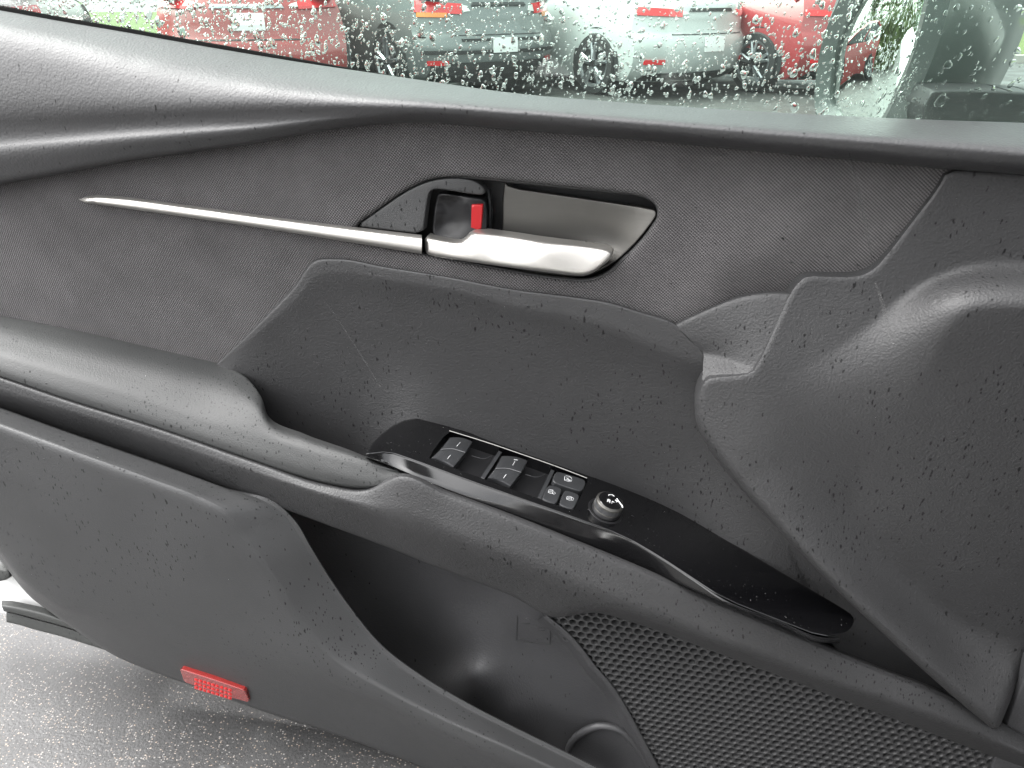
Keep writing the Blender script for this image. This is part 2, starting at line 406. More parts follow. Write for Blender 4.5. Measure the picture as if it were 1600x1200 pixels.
cup = TPS([(790, 290, .004), (790, 420, .008), (900, 310, .003), (900, 430, .012), (960, 320, .006), (960, 390, .008), (1022, 330, .018), (1000, 372, .020), (955, 412, .020), (850, 370, .004)], 1e-4)
add_region(mb, CUP, cup, step=8, rpx=3, rd=.002, thick=.004)
part(mb, 'handle_cup', M['cup'])
mb = MB()
FLAG = [(557, 353), (589, 331), (631, 301), (663, 285), (690, 279), (722, 278), (744, 283), (757, 294), (758, 303), (745, 305), (700, 297), (680, 295), (672, 299), (668, 310), (664, 340), (661, 366), (620, 361), (575, 356)]
add_region(mb, FLAG, TPS([(557, 353, .031), (660, 365, .032), (663, 284, .029), (757, 300, .022), (720, 280, .027), (640, 330, .031)], 1e-5), step=8, rpx=3, rd=.002, thick=.012)
part(mb, 'bezel_cover', M['smooth'])
mb = MB()
LEV = [(686, 302), (715, 305), (741, 308), (758, 311), (762, 330), (761, 365), (738, 366), (724, 378), (700, 374), (680, 370), (675, 362), (678, 335), (682, 308)]
lev = TPS([(684, 304, .025), (680, 335, .025), (677, 366, .027), (695, 312, .018), (692, 350, .018), (714, 312, .019), (712, 350, .019), (726, 318, .024), (724, 360, .026), (740, 330, .024), (760, 330, .020), (700, 305, .025), (740, 310, .022), (700, 372, .027), (700, 335, .017)], 1e-5)
add_region(mb, LEV, lev, step=4, rpx=4, rd=.003, thick=.012)
M['lever'] = NT('black_lever_plastic').set(Base_Color=(.009, .009, .010), Roughness=.38, Specular_IOR_Level=.3).m
lever = part(mb, 'lock_lever', M['lever'])
mb = MB(); mb.add(*[*region([(737, 320), (754, 320), (752, 359), (736, 359)], lambda x, y: np.full(len(x), .0265), step=6, rpx=1.5, rd=.0006, thick=.004, ch=0)])
redm = mb.build('red_marker', M['red'], lever)
mb = MB(); add_loft(mb, [[(761, 296, .012), (764, 325, .012), (762, 362, .012)], [(764, 296, .015), (767, 325, .015), (765, 362, .015)], [(767, 296, .0), (770, 325, .0), (768, 362, .0)]], nu=20, rounds=[0, .2, 0]); part(mb, 'lever_guard', M['switch'])
# silver trim strip and pull handle
mb = MB()
tt = [(124, 311), (136, 307), (150, 305), (175, 306), (290, 320), (400, 335), (550, 354), (659, 367)]
bb = [(124, 312), (132, 316), (150, 319), (178, 323), (290, 339), (400, 355), (550, 379), (659, 397)]
L = lambda P, d, dx=0, dy=0, tip=None: [(x + dx, y + dy, (d if i else (d if tip is None else tip))) for i, (x, y) in enumerate(P)]
mid = [((a[0] + b[0]) / 2, a[1] * .78 + b[1] * .22) for a, b in zip(tt, bb)]; mid2 = [((a[0] + b[0]) / 2, a[1] * .22 + b[1] * .78) for a, b in zip(tt, bb)]
add_loft(mb, [L(tt, .022), L(tt, .036, tip=.034), L(mid, .045, tip=.034), L(mid2, .048, tip=.034), L(bb, .043, tip=.034), L(bb, .022)], nu=90, rounds=[0, .3, .35, .35, .3, 0])
part(mb, 'silver_strip', M['satin'])
PULL = [(664, 368), (678, 371), (705, 376), (719, 377), (727, 371), (735, 362), (745, 360), (800, 367), (850, 375), (937, 385), (953, 389), (958, 395), (954, 406), (929, 425), (915, 431), (900, 431), (850, 425), (780, 416), (686, 402), (668, 398), (664, 390)]
pul = TPS([(664, 370, .040), (664, 395, .044), (740, 364, .040), (740, 385, .050), (760, 408, .053), (850, 378, .046), (850, 390, .052), (850, 420, .056), (955, 392, .046), (945, 405, .050), (915, 428, .052), (800, 370, .043), (700, 380, .042), (700, 400, .046)], 1e-6)
mb = MB(); add_region(mb, PULL, pul, step=6, rpx=7, rd=.008, thick=.012)
part(mb, 'pull_handle', M['satin'])

# plastic panel under the fabric (pull pocket)
BK = [(571, 709), (588, 684), (622, 658), (660, 652), (700, 659), (800, 695), (925, 740), (1050, 792), (1125, 836), (1200, 882), (1262, 918), (1318, 951), (1333, 962), (1335, 974)]
sp = Plane((650, 652, .034), (660, 726, .112), (1000, 852, .103))
PT = [(332, 576), (400, 511), (462, 447), (493, 408), (530, 405), (600, 417), (700, 433), (800, 452), (900, 465), (950, 473), (1000, 488), (1055, 507), (1100, 553), (1125, 600), (1160, 680), (1200, 760)]
PB = [(380, 640), (430, 700), (500, 735), (552, 738), (592, 700), (640, 668), (700, 668), (800, 704), (900, 740), (960, 762), (1050, 801), (1150, 860), (1268, 960), (1322, 1030), (1400, 1070), (1520, 1125)]
pdT = [.024, .036, .039, .041, .041, .042, .043, .044, .0445, .045, .045, .045, .048, .040, .034, .034]
pdB = [.022, .024, .026, .028] + [.032, .038] + [float(sp.d(x, y)) - .002 - .0012 * i for i, (x, y) in enumerate(PB[6:12])] + [.052, .056, .058, .058]
frp = [.03, .04, .045, .05, .055, .06, .065, .08, .10, .115, .13, .13, .05, .05, .05, .05]
pr = lambda f, d: [(a[0] + (b[0] - a[0]) * f_, a[1] + (b[1] - a[1]) * f_, d_) for a, b, f_, d_ in zip(PT, PB, f if isinstance(f, list) else [f] * 16, d if isinstance(d, list) else [d] * 16)]
mb = MB()
add_loft(mb, [pr(-.012, [d - .016 for d in pdT]), pr(0.0, [d - .001 for d in pdT]), pr([.012] * 16, [d + .0002 for d in pdT]), pr([f + .02 for f in frp], [d + .0006 for d in pdT]),
              pr([f + .20 for f in frp], [.030, .033, .034, .034, .034, .034, .034, .034, .034, .034, .034, .034, .034, .032, .03, .03]), pr(.62, [.026] * 4 + [.025] * 7 + [.027, .028, .03, .032, .034]), pr(.86, [a * .55 + .022 * .45 for a in pdB]), pr(1.0, pdB)],
         nu=240, rounds=[0, .2, .35, .2, .48, .48, .48, 0], k=7, flat=3)
part(mb, 'pull_panel', M['grain'])
# wing facet and ledge right of the pull panel
mb = MB()
V, F = loft([[(1052, 505, .030), (1110, 478, .032), (1160, 460, .034), (1200, 455, .036), (1234, 455, .038)], [(1055, 508, .044), (1110, 482, .046), (1160, 464, .048), (1200, 458, .050), (1234, 459, .051)],
             [(1078, 530, .048), (1120, 520, .053), (1155, 515, .057), (1185, 512, .060), (1212, 512, .062)], [(1100, 552, .048), (1125, 558, .055), (1145, 564, .061), (1163, 570, .067), (1182, 575, .072)],
             [(1097, 596, .071), (1118, 587, .073), (1140, 586, .075), (1160, 585, .076), (1180, 580, .0775)], [(1097, 612, .066), (1120, 606, .068), (1140, 604, .069), (1160, 602, .070), (1187, 596, .072)]], nu=40, rounds=[0, .25, .4, .18, .15, 0], k=6)
mb.add(V, F)
V, F = loft([[(1055, 508, .0445), (1078, 531, .048), (1100, 553, .048)], [(1055, 512, .036), (1072, 536, .034), (1096, 560, .034)]], nu=10); mb.add(V, F)
part(mb, 'grip_wing', M['grain'])
# front bolster
BOL = [(1480, 264), (1462, 297), (1430, 338), (1376, 409), (1358, 424), (1337, 431), (1300, 431), (1262, 429), (1248, 438), (1233, 457), (1212, 505), (1180, 576), (1163, 585), (1112, 588), (1098, 596), (1088, 618), (1084, 640), (1090, 668), (1103, 693), (1125, 726), (1162, 769), (1200, 811), (1282, 897), (1325, 940), (1425, 1032), (1500, 1098), (1543, 1133), (1553, 1141), (1561, 1138), (1572, 1112), (1592, 1062), (1612, 1015), (1650, 920), (1700, 800), (1700, 276), (1600, 270), (1540, 266)]
liptps = TPS([(1480, 266, .043), (1600, 270, .042), (1376, 410, .046), (1262, 431, .050), (1233, 458, .054), (1182, 578, .079), (1100, 600, .080), (1088, 640, .082), (1105, 690, .087), (1162, 765, .097), (1282, 893, .110), (1425, 1028, .114), (1548, 1135, .112), (1700, 400, .043), (1450, 420, .045), (1330, 520, .060), (1250, 560, .070)], 1e-3)
RIDGE = np.array(chaikin([(1760, 482), (1620, 480), (1545, 478), (1500, 490), (1474, 525), (1452, 580), (1418, 640), (1372, 702), (1335, 748), (1338, 790), (1372, 848), (1420, 897), (1470, 946), (1525, 984), (1600, 1005), (1680, 1005), (1760, 1000)], 2))
def bol(x, y):
    P = np.stack([x, y], 1); LPC = np.array(BOL[:29] + BOL[:29][::-1], float); sr = bdist(P, RIDGE) * np.where(inside(P, RIDGE), -1, 1); dl = bdist(P, LPC)
    W = np.minimum(np.interp(y, [430, 500, 600], [70, 110, 190]), np.where(y > 600, np.maximum(dl + sr, 75), 1e9)); t = np.clip(1 - sr / W, 0, 1); t = .45 * t + .55 * t * t * (3 - 2 * t)
    face = np.interp(y, [480, 700, 1050], [.090, .076, .052]); l_ = liptps(x, y); return l_ + (face - l_) * t
mb = MB(); add_region(mb, BOL, bol, step=8, rpx=17, rd=.017, thick=.03, rf=lambda x, y: np.interp(y, [500, 570, 600, 640], [6, 5, 6, 17]))
part(mb, 'front_bolster', M['grain'])

# armrest
T_ = [(-60, 481), (0, 491), (100, 510), (250, 544), (341, 566), (385, 588), (409, 620), (419, 648), (475, 676), (550, 703), (600, 725), (627, 738)]
M1 = [(-60, 532), (0, 550), (100, 581), (250, 627), (310, 648), (350, 661), (400, 677), (430, 687), (490, 705), (557, 724), (603, 736), (627, 739)]
B_ = [(-60, 571), (0, 590), (100, 624), (250, 671), (330, 698), (400, 722), (450, 739), (512, 756), (560, 763), (596, 760), (616, 751), (628, 740)]
dT = [.020, .020, .020, .020, .022, .040, .066, .078, .092, .104, .114, .120]
dM = [.118, .118, .119, .120, .121, .122, .123, .124, .125, .125, .123, .120]; dB = [.134] * 9 + [.133, .129, .122]
slim = lambda x: -.024 * min(max((530 - x) / 260, 0), 1)
dM = [d + slim(p[0]) for p, d in zip(M1, dM)]; dB = [d + slim(p[0]) for p, d in zip(B_, dB)]
z = lambda P, D, dy=0, dd=0: [(x, y + dy, d + dd) for (x, y), d in zip(P, D)]
T1 = [(a[0] * .62 + b[0] * .38, a[1] * .62 + b[1] * .38) for a, b in zip(T_, M1)]; dT1 = [a * .55 + b * .45 + .004 for a, b in zip(dT, dM)]
B1 = [(a[0] * .35 + b[0] * .65, a[1] * .35 + b[1] * .65) for a, b in zip(M1, B_)]; dB1 = [a * .35 + b * .65 + (.004 if i < 9 else .001) for i, (a, b) in enumerate(zip(dM, dB))]
mb = MB()
add_loft(mb, [z(T_, dT, 10, -.022), z(T_, dT, 1, -.002), z(T1, dT1), z(M1, dM), z(B1, dB1), z(B_, dB, -1), z(B_, dB, 2, -.02)], nu=160, rounds=[0, .12, .4, .35, .45, .25, 0], k=8)
part(mb, 'armrest_pad', M['vinyl'])
# beam under the armrest and the switch panel
TOPB = [(-60, 568, .131), (0, 588, .131), (100, 622, .131), (250, 669, .131), (400, 721, .131), (512, 757, .131), (572, 764, .131), (627, 742, .136), (700, 769, .137), (800, 806, .134), (900, 846, .127), (1000, 887, .118), (1100, 930, .107), (1200, 971, .099), (1300, 1014, .093), (1375, 1045, .089), (1450, 1073, .085), (1550, 1122, .08), (1600, 1150, .078)]
TOPB = [(x, y, d + slim(x)) for x, y, d in TOPB]
LIPB = [(x, y + (9 if 7 < i else 4), d + .007) for i, (x, y, d) in enumerate(TOPB)]
CRB = [(-60, 590), (0, 613), (110, 645), (250, 690), (400, 741), (512, 776), (580, 797), (627, 813), (700, 840), (800, 876), (900, 918), (1000, 958), (1100, 997), (1200, 1032), (1300, 1068), (1375, 1093), (1450, 1120), (1550, 1160), (1600, 1180)]
CRB = [(x, y, d[2] + float(np.interp(x, [300, 700], [.010, .020]))) for (x, y), d in zip(CRB, TOPB)]
BOB = [(-60, 620), (0, 640), (100, 676), (250, 728), (400, 781), (512, 822), (600, 855), (660, 879), (720, 902), (800, 933), (862, 964), (930, 958), (1000, 977), (1100, 1013), (1200, 1050), (1300, 1088), (1400, 1125), (1500, 1163), (1600, 1200)]
BOB = [(x, y, d[2] + (-.012 if x < 600 else np.interp(x, [600, 830], [-.012, -.012]) if x < 830 else -.004)) for (x, y), d in zip(BOB, TOPB)]
UND = [(x, y - 6 - 14 * (x < 830), d - (.05 if x < 830 else .02)) for x, y, d in BOB]
mb = MB()
add_loft(mb, [[(x, y - 4, d - .06) for x, y, d in TOPB], [(x, y - 2, d - .006) for x, y, d in TOPB], TOPB, LIPB, CRB, BOB, UND], nu=220, rounds=[0, .1, .25, .35, .3, .12, 0], k=6, flat=3)
part(mb, 'armrest_beam', M['grain'])

# switch panel
RG = [(572, 710), (606, 706), (645, 719), (680, 732), (720, 747), (800, 775), (900, 810), (975, 838), (1030, 870), (1080, 903), (1130, 936), (1215, 969), (1285, 996), (1312, 998)]
BT = [(572, 713), (606, 727), (645, 744), (680, 759), (720, 775), (800, 804), (900, 844), (985, 880), (1040, 903), (1092, 925), (1135, 942), (1217, 974), (1284, 1000), (1313, 1001)]
WELL = [(700, 673), (716, 677), (820, 712), (905, 743), (918, 748), (919, 752), (907, 776), (897, 796), (893, 798), (871, 789), (842, 779), (754, 748), (676, 719), (669, 714)]
mb = MB()
TOP = BK + [(1322, 990)] + RG[::-1][1:]
add_region(mb, TOP, lambda x, y: sp.d(x, y), step=12, rpx=3, rd=.0016, thick=.0, holes=[WELL], hr=0, ch=1)
V, F = loft([[(x, y, sp.d(x, y) - .0012) for x, y in RG], [(x, y + 3, sp.d(x, y) + .0008) for x, y in RG], [(x, y, float(sp.d(*RG[i])) + float(np.interp(x, [572, 640, 900, 1000], [.004, .018, .011, .002]))) for i, (x, y) in enumerate(BT)], [(x, y + 4, float(sp.d(*RG[i])) - .03) for i, (x, y) in enumerate(BT)]], nu=140, rounds=[0, .3, .15, 0]); mb.add(V, F)
W3 = sp.at(*np.array(chaikin(WELL, 1)).T); nW = len(W3)
mb.add(np.concatenate([W3, W3 - sp.N * .016]), [f[::-1] for f in grid_faces(nW, 2, closed=True)])
mb.add(W3 - sp.N * .015, [tuple(range(nW))], 1)
panel = part(mb, 'switch_panel', [M['piano'], M['dark']])
def pt(px, py, off=0.0): return sp.at(px, py, off)
def line(mb, pts, w=.0006, off=.001, n=6):
    P = np.array([pt(x, y, off) for x, y in pts]); mb.add(*tube(spline(P, max(2, 4 * len(P))) if len(P) > 2 else P, w, n))
mb = MB(); line(mb, [(702, 673), (760, 691), (820, 711.5), (870, 729), (917, 747)], .0006, .0003)
mb.build('well_edge', M['satin'], door)
def rocker(q, off):
    """curved switch: q = back-left, back-right, ridge-left, ridge-right, front-left, front-right pixels"""
    bl, br, rl, rr, fl, fr = q; rows = []
    for a, b, h in ((bl, br, -.001), ((np.array(bl) * .9 + np.array(rl) * .1), (np.array(br) * .9 + np.array(rr) * .1), .0005), ((np.array(bl) + rl) / 2, (np.array(br) + rr) / 2, .0012), (rl, rr, .0026), ((np.array(rl) * .6 + np.array(fl) * .4), (np.array(rr) * .6 + np.array(fr) * .4), .0012), ((np.array(rl) * .07 + np.array(fl) * .93), (np.array(rr) * .07 + np.array(fr) * .93), .0022), (fl, fr, .0010)):
        row = []
        for t in np.linspace(0, 1, 9):
            p = np.array(a) * (1 - t) + np.array(b) * t; cv = -.0012 * (2 * t - 1) ** 4
            row.append(pt(p[0], p[1] - 3 * (1 - (2 * t - 1) ** 2) * 1.0, off + h + cv))
        rows.append(row)
    G = np.array(rows); nv, nu = G.shape[:2]; V = [G.reshape(-1, 3)]; F = [f[::-1] for f in grid_faces(nu, nv)]
    loop = [i for i in range(nu)] + [j * nu + nu - 1 for j in range(1, nv)] + [(nv - 1) * nu + i for i in range(nu - 2, -1, -1)] + [j * nu for j in range(nv - 2, 0, -1)]
    n0 = nu * nv; V.append(V[0][loop] - sp.N * .012); k = len(loop)
    F += [(loop[i], loop[(i + 1) % k], n0 + (i + 1) % k, n0 + i)[::-1] for i in range(k)]
    return np.concatenate(V), F
SW = [((703, 684), (738, 690), (689, 702), (727, 707), (673, 717), (708, 730)), ((784, 713), (824, 720), (774, 732), (814, 738), (761, 748), (797, 760))]
TICKS = [[[(714, 697), (719, 691)], [(699, 717), (704, 711)]], [[(801, 727), (804.5, 721)], [(787, 747), (791, 741)], [(803, 717.5), (809, 719)]]]
for q, tk in zip(SW, TICKS):
    V, F = rocker(q, -.001); o = obj('window_switch', V, F, M['switch'], door, angle=50)
    mb = MB(); line(mb, [q[2], ((q[2][0] + q[3][0]) / 2, (q[2][1] + q[3][1]) / 2 - 3), q[3]], .00045, .0018); mb.build('switch_ridge_highlight', M['ridge_highlight'], o)  # painted highlight line on the ridge
    for a, b in tk: mb = MB(); line(mb, [a, b], .0003, .0014); mb.build('tick_mark', M['mark'], o)
for a in ([(737, 712), (754, 716.5), (769, 712)], [(820, 741), (837, 745.5), (851, 741)]):
    mb = MB(); line(mb, a, .0005, -.006); mb.build('scoop_rib', M['switch'], door)
for a, b in (((782, 705), (754, 747)), ((864, 734), (843, 778))):
    mb = MB(); A, B = pt(*a, -.002), pt(*b, -.002); u = (B - A) / np.linalg.norm(B - A); w = np.cross(u, sp.N) * .0022
    mb.add(*slab([A - w, A + w, B + w, B - w], sp.N, .012, .0006)); mb.build('well_divider', M['switch'], door, angle=25)
def button(name, q, marks):
    Q = np.array(q, float); P = resample(chaikin(np.concatenate([[Q[i] * .86 + Q[i - 1] * .14, Q[i] * .86 + Q[(i + 1) % 4] * .14] for i in range(4)]), 1), 2); top = pt(P[:, 0], P[:, 1], .0018)
    V, F = slab(top, sp.N, .014, .0009); o = obj(name, V, F, M['switch'], door, angle=25)
    mb = MB()
    for m in marks: line(mb, m, .00022, .0019, 4)
    mb.build('symbol', M['mark'], o)
    return o
def ic(cx, cy, *ls): return [[(cx + x, cy + y) for x, y in l] for l in ls]
button('window_lock_button', [(869, 735), (917, 750), (910, 769), (862, 753)], ic(888, 748.5, [(-6, 2), (-4, -5), (0, -4.5), (4, -2.5), (5.5, 1), (4, 4), (-6, 2)], [(-3, -2), (3, 3)], [(-3.5, 1.5), (1, -2)], [(-1, 2), (3.5, 1)], [(-5, .5), (4.5, 3)]))
button('unlock_button', [(857, 756.5), (879, 763), (869.5, 788), (846, 780)], ic(861, 768, [(-4.5, 1.5), (-3, -3), (2.5, -2), (1.5, 3), (-4.5, 1.5)], [(-3.5, 0), (1.5, 1)], [(1.8, 2.5), (4, 4), (6.5, 3), (6, 1)], [(-2.5, -1.5), (2, -.5)]))
button('lock_button', [(882.5, 764.5), (907, 773), (896, 796.5), (873, 788.5)], ic(890, 778.5, [(-4.5, 1.5), (-3, -3), (2.5, -2), (1.5, 3), (-4.5, 1.5)], [(2.3, -2), (6, 0), (5, 3), (1.7, 2.8)], [(-3.5, 0), (1.5, 1)], [(-2.5, -1.5), (2, -.5)]))
# mirror knob
c0 = pt(946, 798); ax = sp.N; u = DE - ax * (DE @ ax); u /= np.linalg.norm(u); v = np.cross(ax, u); px1 = np.linalg.norm(pt(966, 798) - c0) / 20
def lathe(prof, n=40, c=c0):
    V = []; an = np.arange(n) / n * 2 * math.pi
    for r, h in prof: V.append(c + ax * h + r * (np.cos(an)[:, None] * u + np.sin(an)[:, None] * v))
    return np.concatenate(V), [f for f in grid_faces(n, len(prof), closed=True)] + [tuple(range((len(prof) - 1) * n, len(prof) * n))]
K = px1 * 20
mb = MB(); mb.add(*lathe([(K * 1.22, -.0002), (K * 1.20, .0006), (K * 1.05, .0004), (K * .98, -.004)])); mb.add(*lathe([(K * .98, .0002), (K * .97, .005), (K * .93, .006)])); knob = mb.build('mirror_knob', M['dark'], door)
mb = MB(); mb.add(*lathe([(K * .95, .005), (K * .97, .0055), (K * .96, .0062), (K * .93, .0064)])); mb.add(*lathe([(K * .93, .0125), (K * .96, .0128), (K * .95, .0148), (K * .84, .0165), (K * .80, .0166)])); mb.build('knob_ring', M['cup'], knob)
mb = MB()
for j in range(5):
    for i in range(44):
        a = (i + (j % 2) * .5) / 44 * 2 * math.pi; h = .007 + j * .0012; c = c0 + ax * h + K * .93 * (math.cos(a) * u + math.sin(a) * v); o_ = math.cos(a) * u + math.sin(a) * v; t_ = np.cross(ax, o_)
        mb.add([c + t_ * .0006, c + ax * .0005, c - t_ * .0006, c - ax * .0005, c + o_ * .0005], [(0, 1, 4), (1, 2, 4), (2, 3, 4), (3, 0, 4)])
mb.add(*lathe([(K * .93, .0062), (K * .93, .0128)]))
mb.build('knob_grip', M['switch'], knob)
mb = MB(); mb.add(*lathe([(K * .82, .0164), (K * .80, .0168), (K * .5, .0172), (K * .1, .0173)])); mb.build('knob_cap', M['piano'], knob)
ct = c0 + ax * .0176
def kl(mb, pts, w=.0004):
    P = np.array([ct + u * (x * K) + v * (y * K) for x, y in pts]); mb.add(*tube(P, w, 6))
mb = MB()
kl(mb, [(-.18, .48), (.02, .6), (.2, .52)]); kl(mb, [(-.18, .48), (-.2, .38)])
kl(mb, [(.38, .4), (.55, .2), (.38, .02)], .0005); kl(mb, [(.3, .16), (.5, .2), (.8, -.1), (.85, -.3)], .0006)
kl(mb, [(-.22, -.3), (-.2, -.02), (-.04, -.03), (-.03, -.15), (-.2, -.17)]); kl(mb, [(-.12, -.17), (-.02, -.3)])      # R
kl(mb, [(.1, -.3), (.1, -.05), (.25, -.1)], .0003)
mb.build('direction_mark', M['mark'], knob)

# lower door: trim panel with the map pocket lip
LB = [(-60, 618, .122), (0, 638, .122), (100, 674, .122), (250, 726, .122), (350, 762, .120), (427, 792, .118), (456, 820, .117), (480, 860, .119), (506, 903, .117), (542, 955, .117), (591, 1014, .117), (651, 1060, .12), (726, 1105, .122), (800, 1143, .124), (880, 1182, .126), (960, 1222, .127)]
LC = [(-60, 642), (0, 665), (120, 709), (240, 752), (300, 775), (345, 803), (372, 838), (400, 872), (428, 910), (462, 962), (512, 1020), (602, 1078), (700, 1127), (800, 1171), (868, 1203), (935, 1236)]
LG = [(-60, 812), (0, 862), (30, 900), (60, 922), (90, 941), (140, 958), (190, 975), (250, 996), (320, 1018), (400, 1044), (480, 1072), (570, 1106), (650, 1145), (730, 1186), (800, 1216), (870, 1248)]
LE = [(-60, 815), (0, 872), (22, 900), (50, 932), (76, 952), (100, 970), (140, 998), (175, 1020), (250, 1052), (330, 1080), (400, 1106), (525, 1147), (600, 1174), (667, 1200), (720, 1222), (790, 1250)]
LH = [((a[0] + b[0]) / 2, (a[1] + b[1]) / 2) for a, b in zip(LC, LG)]
q = lambda P, d: [(x, y, d) for x, y in P]
qq = lambda P, d0, d1: [(x, y, d0 + (d1 - d0) * i / (len(P) - 1)) for i, (x, y) in enumerate(P)]
mb = MB()
add_loft(mb, [[(x + 5, y - 2, d - .05) for x, y, d in LB], [(x + 7 * (i > 4), y - 7 * (i > 4), d - .004) for i, (x, y, d) in enumerate(LB)], LB, qq(LC, .166, .150), qq(LH, .168, .152), qq(LG, .153, .138), qq(LE, .124, .112), q([(x - 2, y + 1) for x, y in LE], .07)], nu=200, rounds=[0, .25, .12, .16, .4, .3, .1, 0], k=6, flat=3)
part(mb, 'lower_trim', M['smooth'])
# map pocket liner
POC = [(400, 740), (560, 800), (720, 880), (860, 950), (905, 1010), (955, 1072), (992, 1130), (1040, 1225), (900, 1290), (700, 1150), (520, 1010), (430, 860)]
poc = TPS([(420, 780, .035), (500, 830, .015), (600, 850, .005), (720, 890, .02), (860, 955, .085), (905, 1010, .078), (955, 1072, .074), (992, 1130, .072), (1040, 1225, .07), (520, 920, .0), (600, 960, .0), (680, 1000, .002), (715, 1040, .022), (760, 1040, .046), (730, 980, .022), (735, 940, .018), (700, 930, .010), (790, 930, .036), (840, 1000, .050), (900, 1080, .055), (930, 1150, .055), (800, 1080, .048), (735, 1052, .052), (800, 1110, .053), (850, 1160, .055), (700, 1080, .02), (760, 1130, .03), (860, 1230, .06)], 1e-6)
mb = MB(); add_region(mb, POC, poc, step=10, thick=.004)
part(mb, 'map_pocket', M['pocket'])
A = np.array([(886, 1180), (893, 1160), (912, 1143), (940, 1134), (968, 1140), (990, 1160), (1008, 1188), (1022, 1215)], float)
mb = MB(); P = un(A[:, 0], A[:, 1], np.full(len(A), .066)); mb.add(*tube(spline(P, 40), .0055, 10)); 
add_region(mb, [(886, 1185), (893, 1162), (912, 1146), (940, 1138), (968, 1143), (990, 1162), (1008, 1190), (1022, 1225), (890, 1225)], lambda x, y: np.full(len(x), .0645), step=14, thick=.004)
part(mb, 'bottle_ring', M['pocket'])
mb = MB()
def pd(x, y): return float(poc([x], [y])[0])
def pl(pts, w): mb.add(*tube(np.array([un(x, y, pd(x, y) + .0006) for x, y in pts]), w, 5))
pl([(808, 962), (807, 1001), (859, 1007), (860, 978)], .0005)
for a in ([(822, 966), (829, 969)], [(817, 975), (828, 974)], [(835, 978), (842, 981), (850, 981)], [(838, 985), (851, 985)], [(812, 998), (827, 997)], [(840, 997), (851, 998)]): pl(a, .0004)
mb.build('moulded_mark', M['grain'], door)
# speaker grille: a honeycomb of real holes
gp = Plane((880, 980, .088), (1035, 1200, .072), (1540, 1185, .072))
gu = DE - gp.N * (DE @ gp.N); gu /= np.linalg.norm(gu); gv = np.cross(gp.N, gu); gv = gv if gv[2] > 0 else -gv
GO = gp.at(1200, 1090); GR = np.array([(845, 955), (900, 945), (1000, 960), (1200, 1030), (1400, 1105), (1580, 1172), (1640, 1260), (1560, 1330), (1100, 1330), (1037, 1216), (992, 1133), (952, 1075), (900, 1012), (853, 968)], float)
pitch = np.linalg.norm(gp.at(1215.0, 1092.4) - GO)
GG = gp.at(GR[:, 0], GR[:, 1]) - GO; G2 = np.stack([GG @ gu, GG @ gv], 1); mn, mx = G2.min(0), G2.max(0)
hexa = np.array([[math.cos(R(30 + 60 * i)), math.sin(R(30 + 60 * i))] for i in range(6)]) * pitch / math.sqrt(3)
outer = np.stack([hexa, (hexa + np.roll(hexa, -1, 0)) / 2], 1).reshape(-1, 2)
inner = np.array([[math.cos(R(30 + 30 * i)), math.sin(R(30 + 30 * i))] for i in range(12)]) * pitch * .40
mb = MB(); ring = []
for i in range(12):
    j = (i + 1) % 12; ring += [(i, j, 12 + j, 12 + i), (12 + i, 12 + j, 24 + j, 24 + i), (24 + i, 24 + j, 36 + j, 36 + i)]
cells = []
for r_ in range(int((mx[1] - mn[1]) / (pitch * .866)) + 2):
    for c_ in range(int((mx[0] - mn[0]) / pitch) + 2):
        cells.append((mn[0] + (c_ + .5 * (r_ % 2)) * pitch, mn[1] + r_ * pitch * .866))
cells = np.array(cells); cells = cells[inside(cells, G2)]
for c in cells:
    o2 = np.concatenate([outer, inner * 1.07, inner, inner]) + c; h = np.repeat([0, .0001, -.0004, -.008], 12)
    h[:12] = 0; 
    mb.add(GO + o2[:, :1] * gu + o2[:, 1:] * gv + h[:, None] * gp.N, ring)
M['mesh'] = NT('grille_plastic').set(Base_Color=(.036, .036, .037), Roughness=.5).m
part(mb, 'speaker_grille', M['mesh'], kind='stuff')
mb = MB(); mb.add(gp.at(GR[:, 0], GR[:, 1], -.014), [tuple(range(len(GR)))]); part(mb, 'hole_shade_backing', M['blackrubber'])  # near-black sheet stands in for the shade inside the holes
mb = MB()
E = [(852, 962), (880, 985), (903, 1009), (930, 1044), (955, 1073), (990, 1131), (1015, 1178), (1040, 1225)]
add_loft(mb, [[(x - 14, y + 8, .066) for x, y in E], [(x - 5, y + 3, float(gp.d(x, y)) + .004) for x, y in E], [(x + 3, y - 1, float(gp.d(x, y)) + .003) for x, y in E], [(x + 4, y - 1, float(gp.d(x, y)) - .006) for x, y in E]], nu=50, rounds=[0, .3, .3, 0]); part(mb, 'grille_border', M['pocket'])
# red reflector
mb = MB(); rtp = TPS([(281, 1046, .136), (382, 1079, .134), (389, 1096, .124), (287, 1065, .126)], 1e-6)
RF = np.array([(281, 1047), (283, 1046), (330, 1061), (380, 1078), (383, 1080), (389, 1095), (387, 1097), (338, 1084), (289, 1066), (286, 1063)], float)
mb.add(*slab(un(RF[:, 0], RF[:, 1], rtp(RF[:, 0], RF[:, 1])), DN, .012, .0012))
ref = part(mb, 'reflector', M['lenslight'], angle=25)
mb = MB()
for i in range(9):
    for j in range(3):
        x = 304 + i * 6.6; y0 = 1057 + (x - 300) * .30 + j * 6.2
        if x > 360: continue
        rd = float(rtp([x + 3], [y0 + 4])[0]); P = [un(x, y0, rd + .0005), un(x + 5.6, y0 + 1.7, rd + .0005), un(x + 5.0, y0 + 7.3, rd + .0005), un(x - .6, y0 + 5.6, rd + .0005)]; c = np.mean(P, 0) + DN * .0010
        mb.add(P + [c], [(0, 4, 1), (1, 4, 2), (2, 4, 3), (3, 4, 0)])
mb.build('prism_facets', M['lens'], ref, smooth=False)
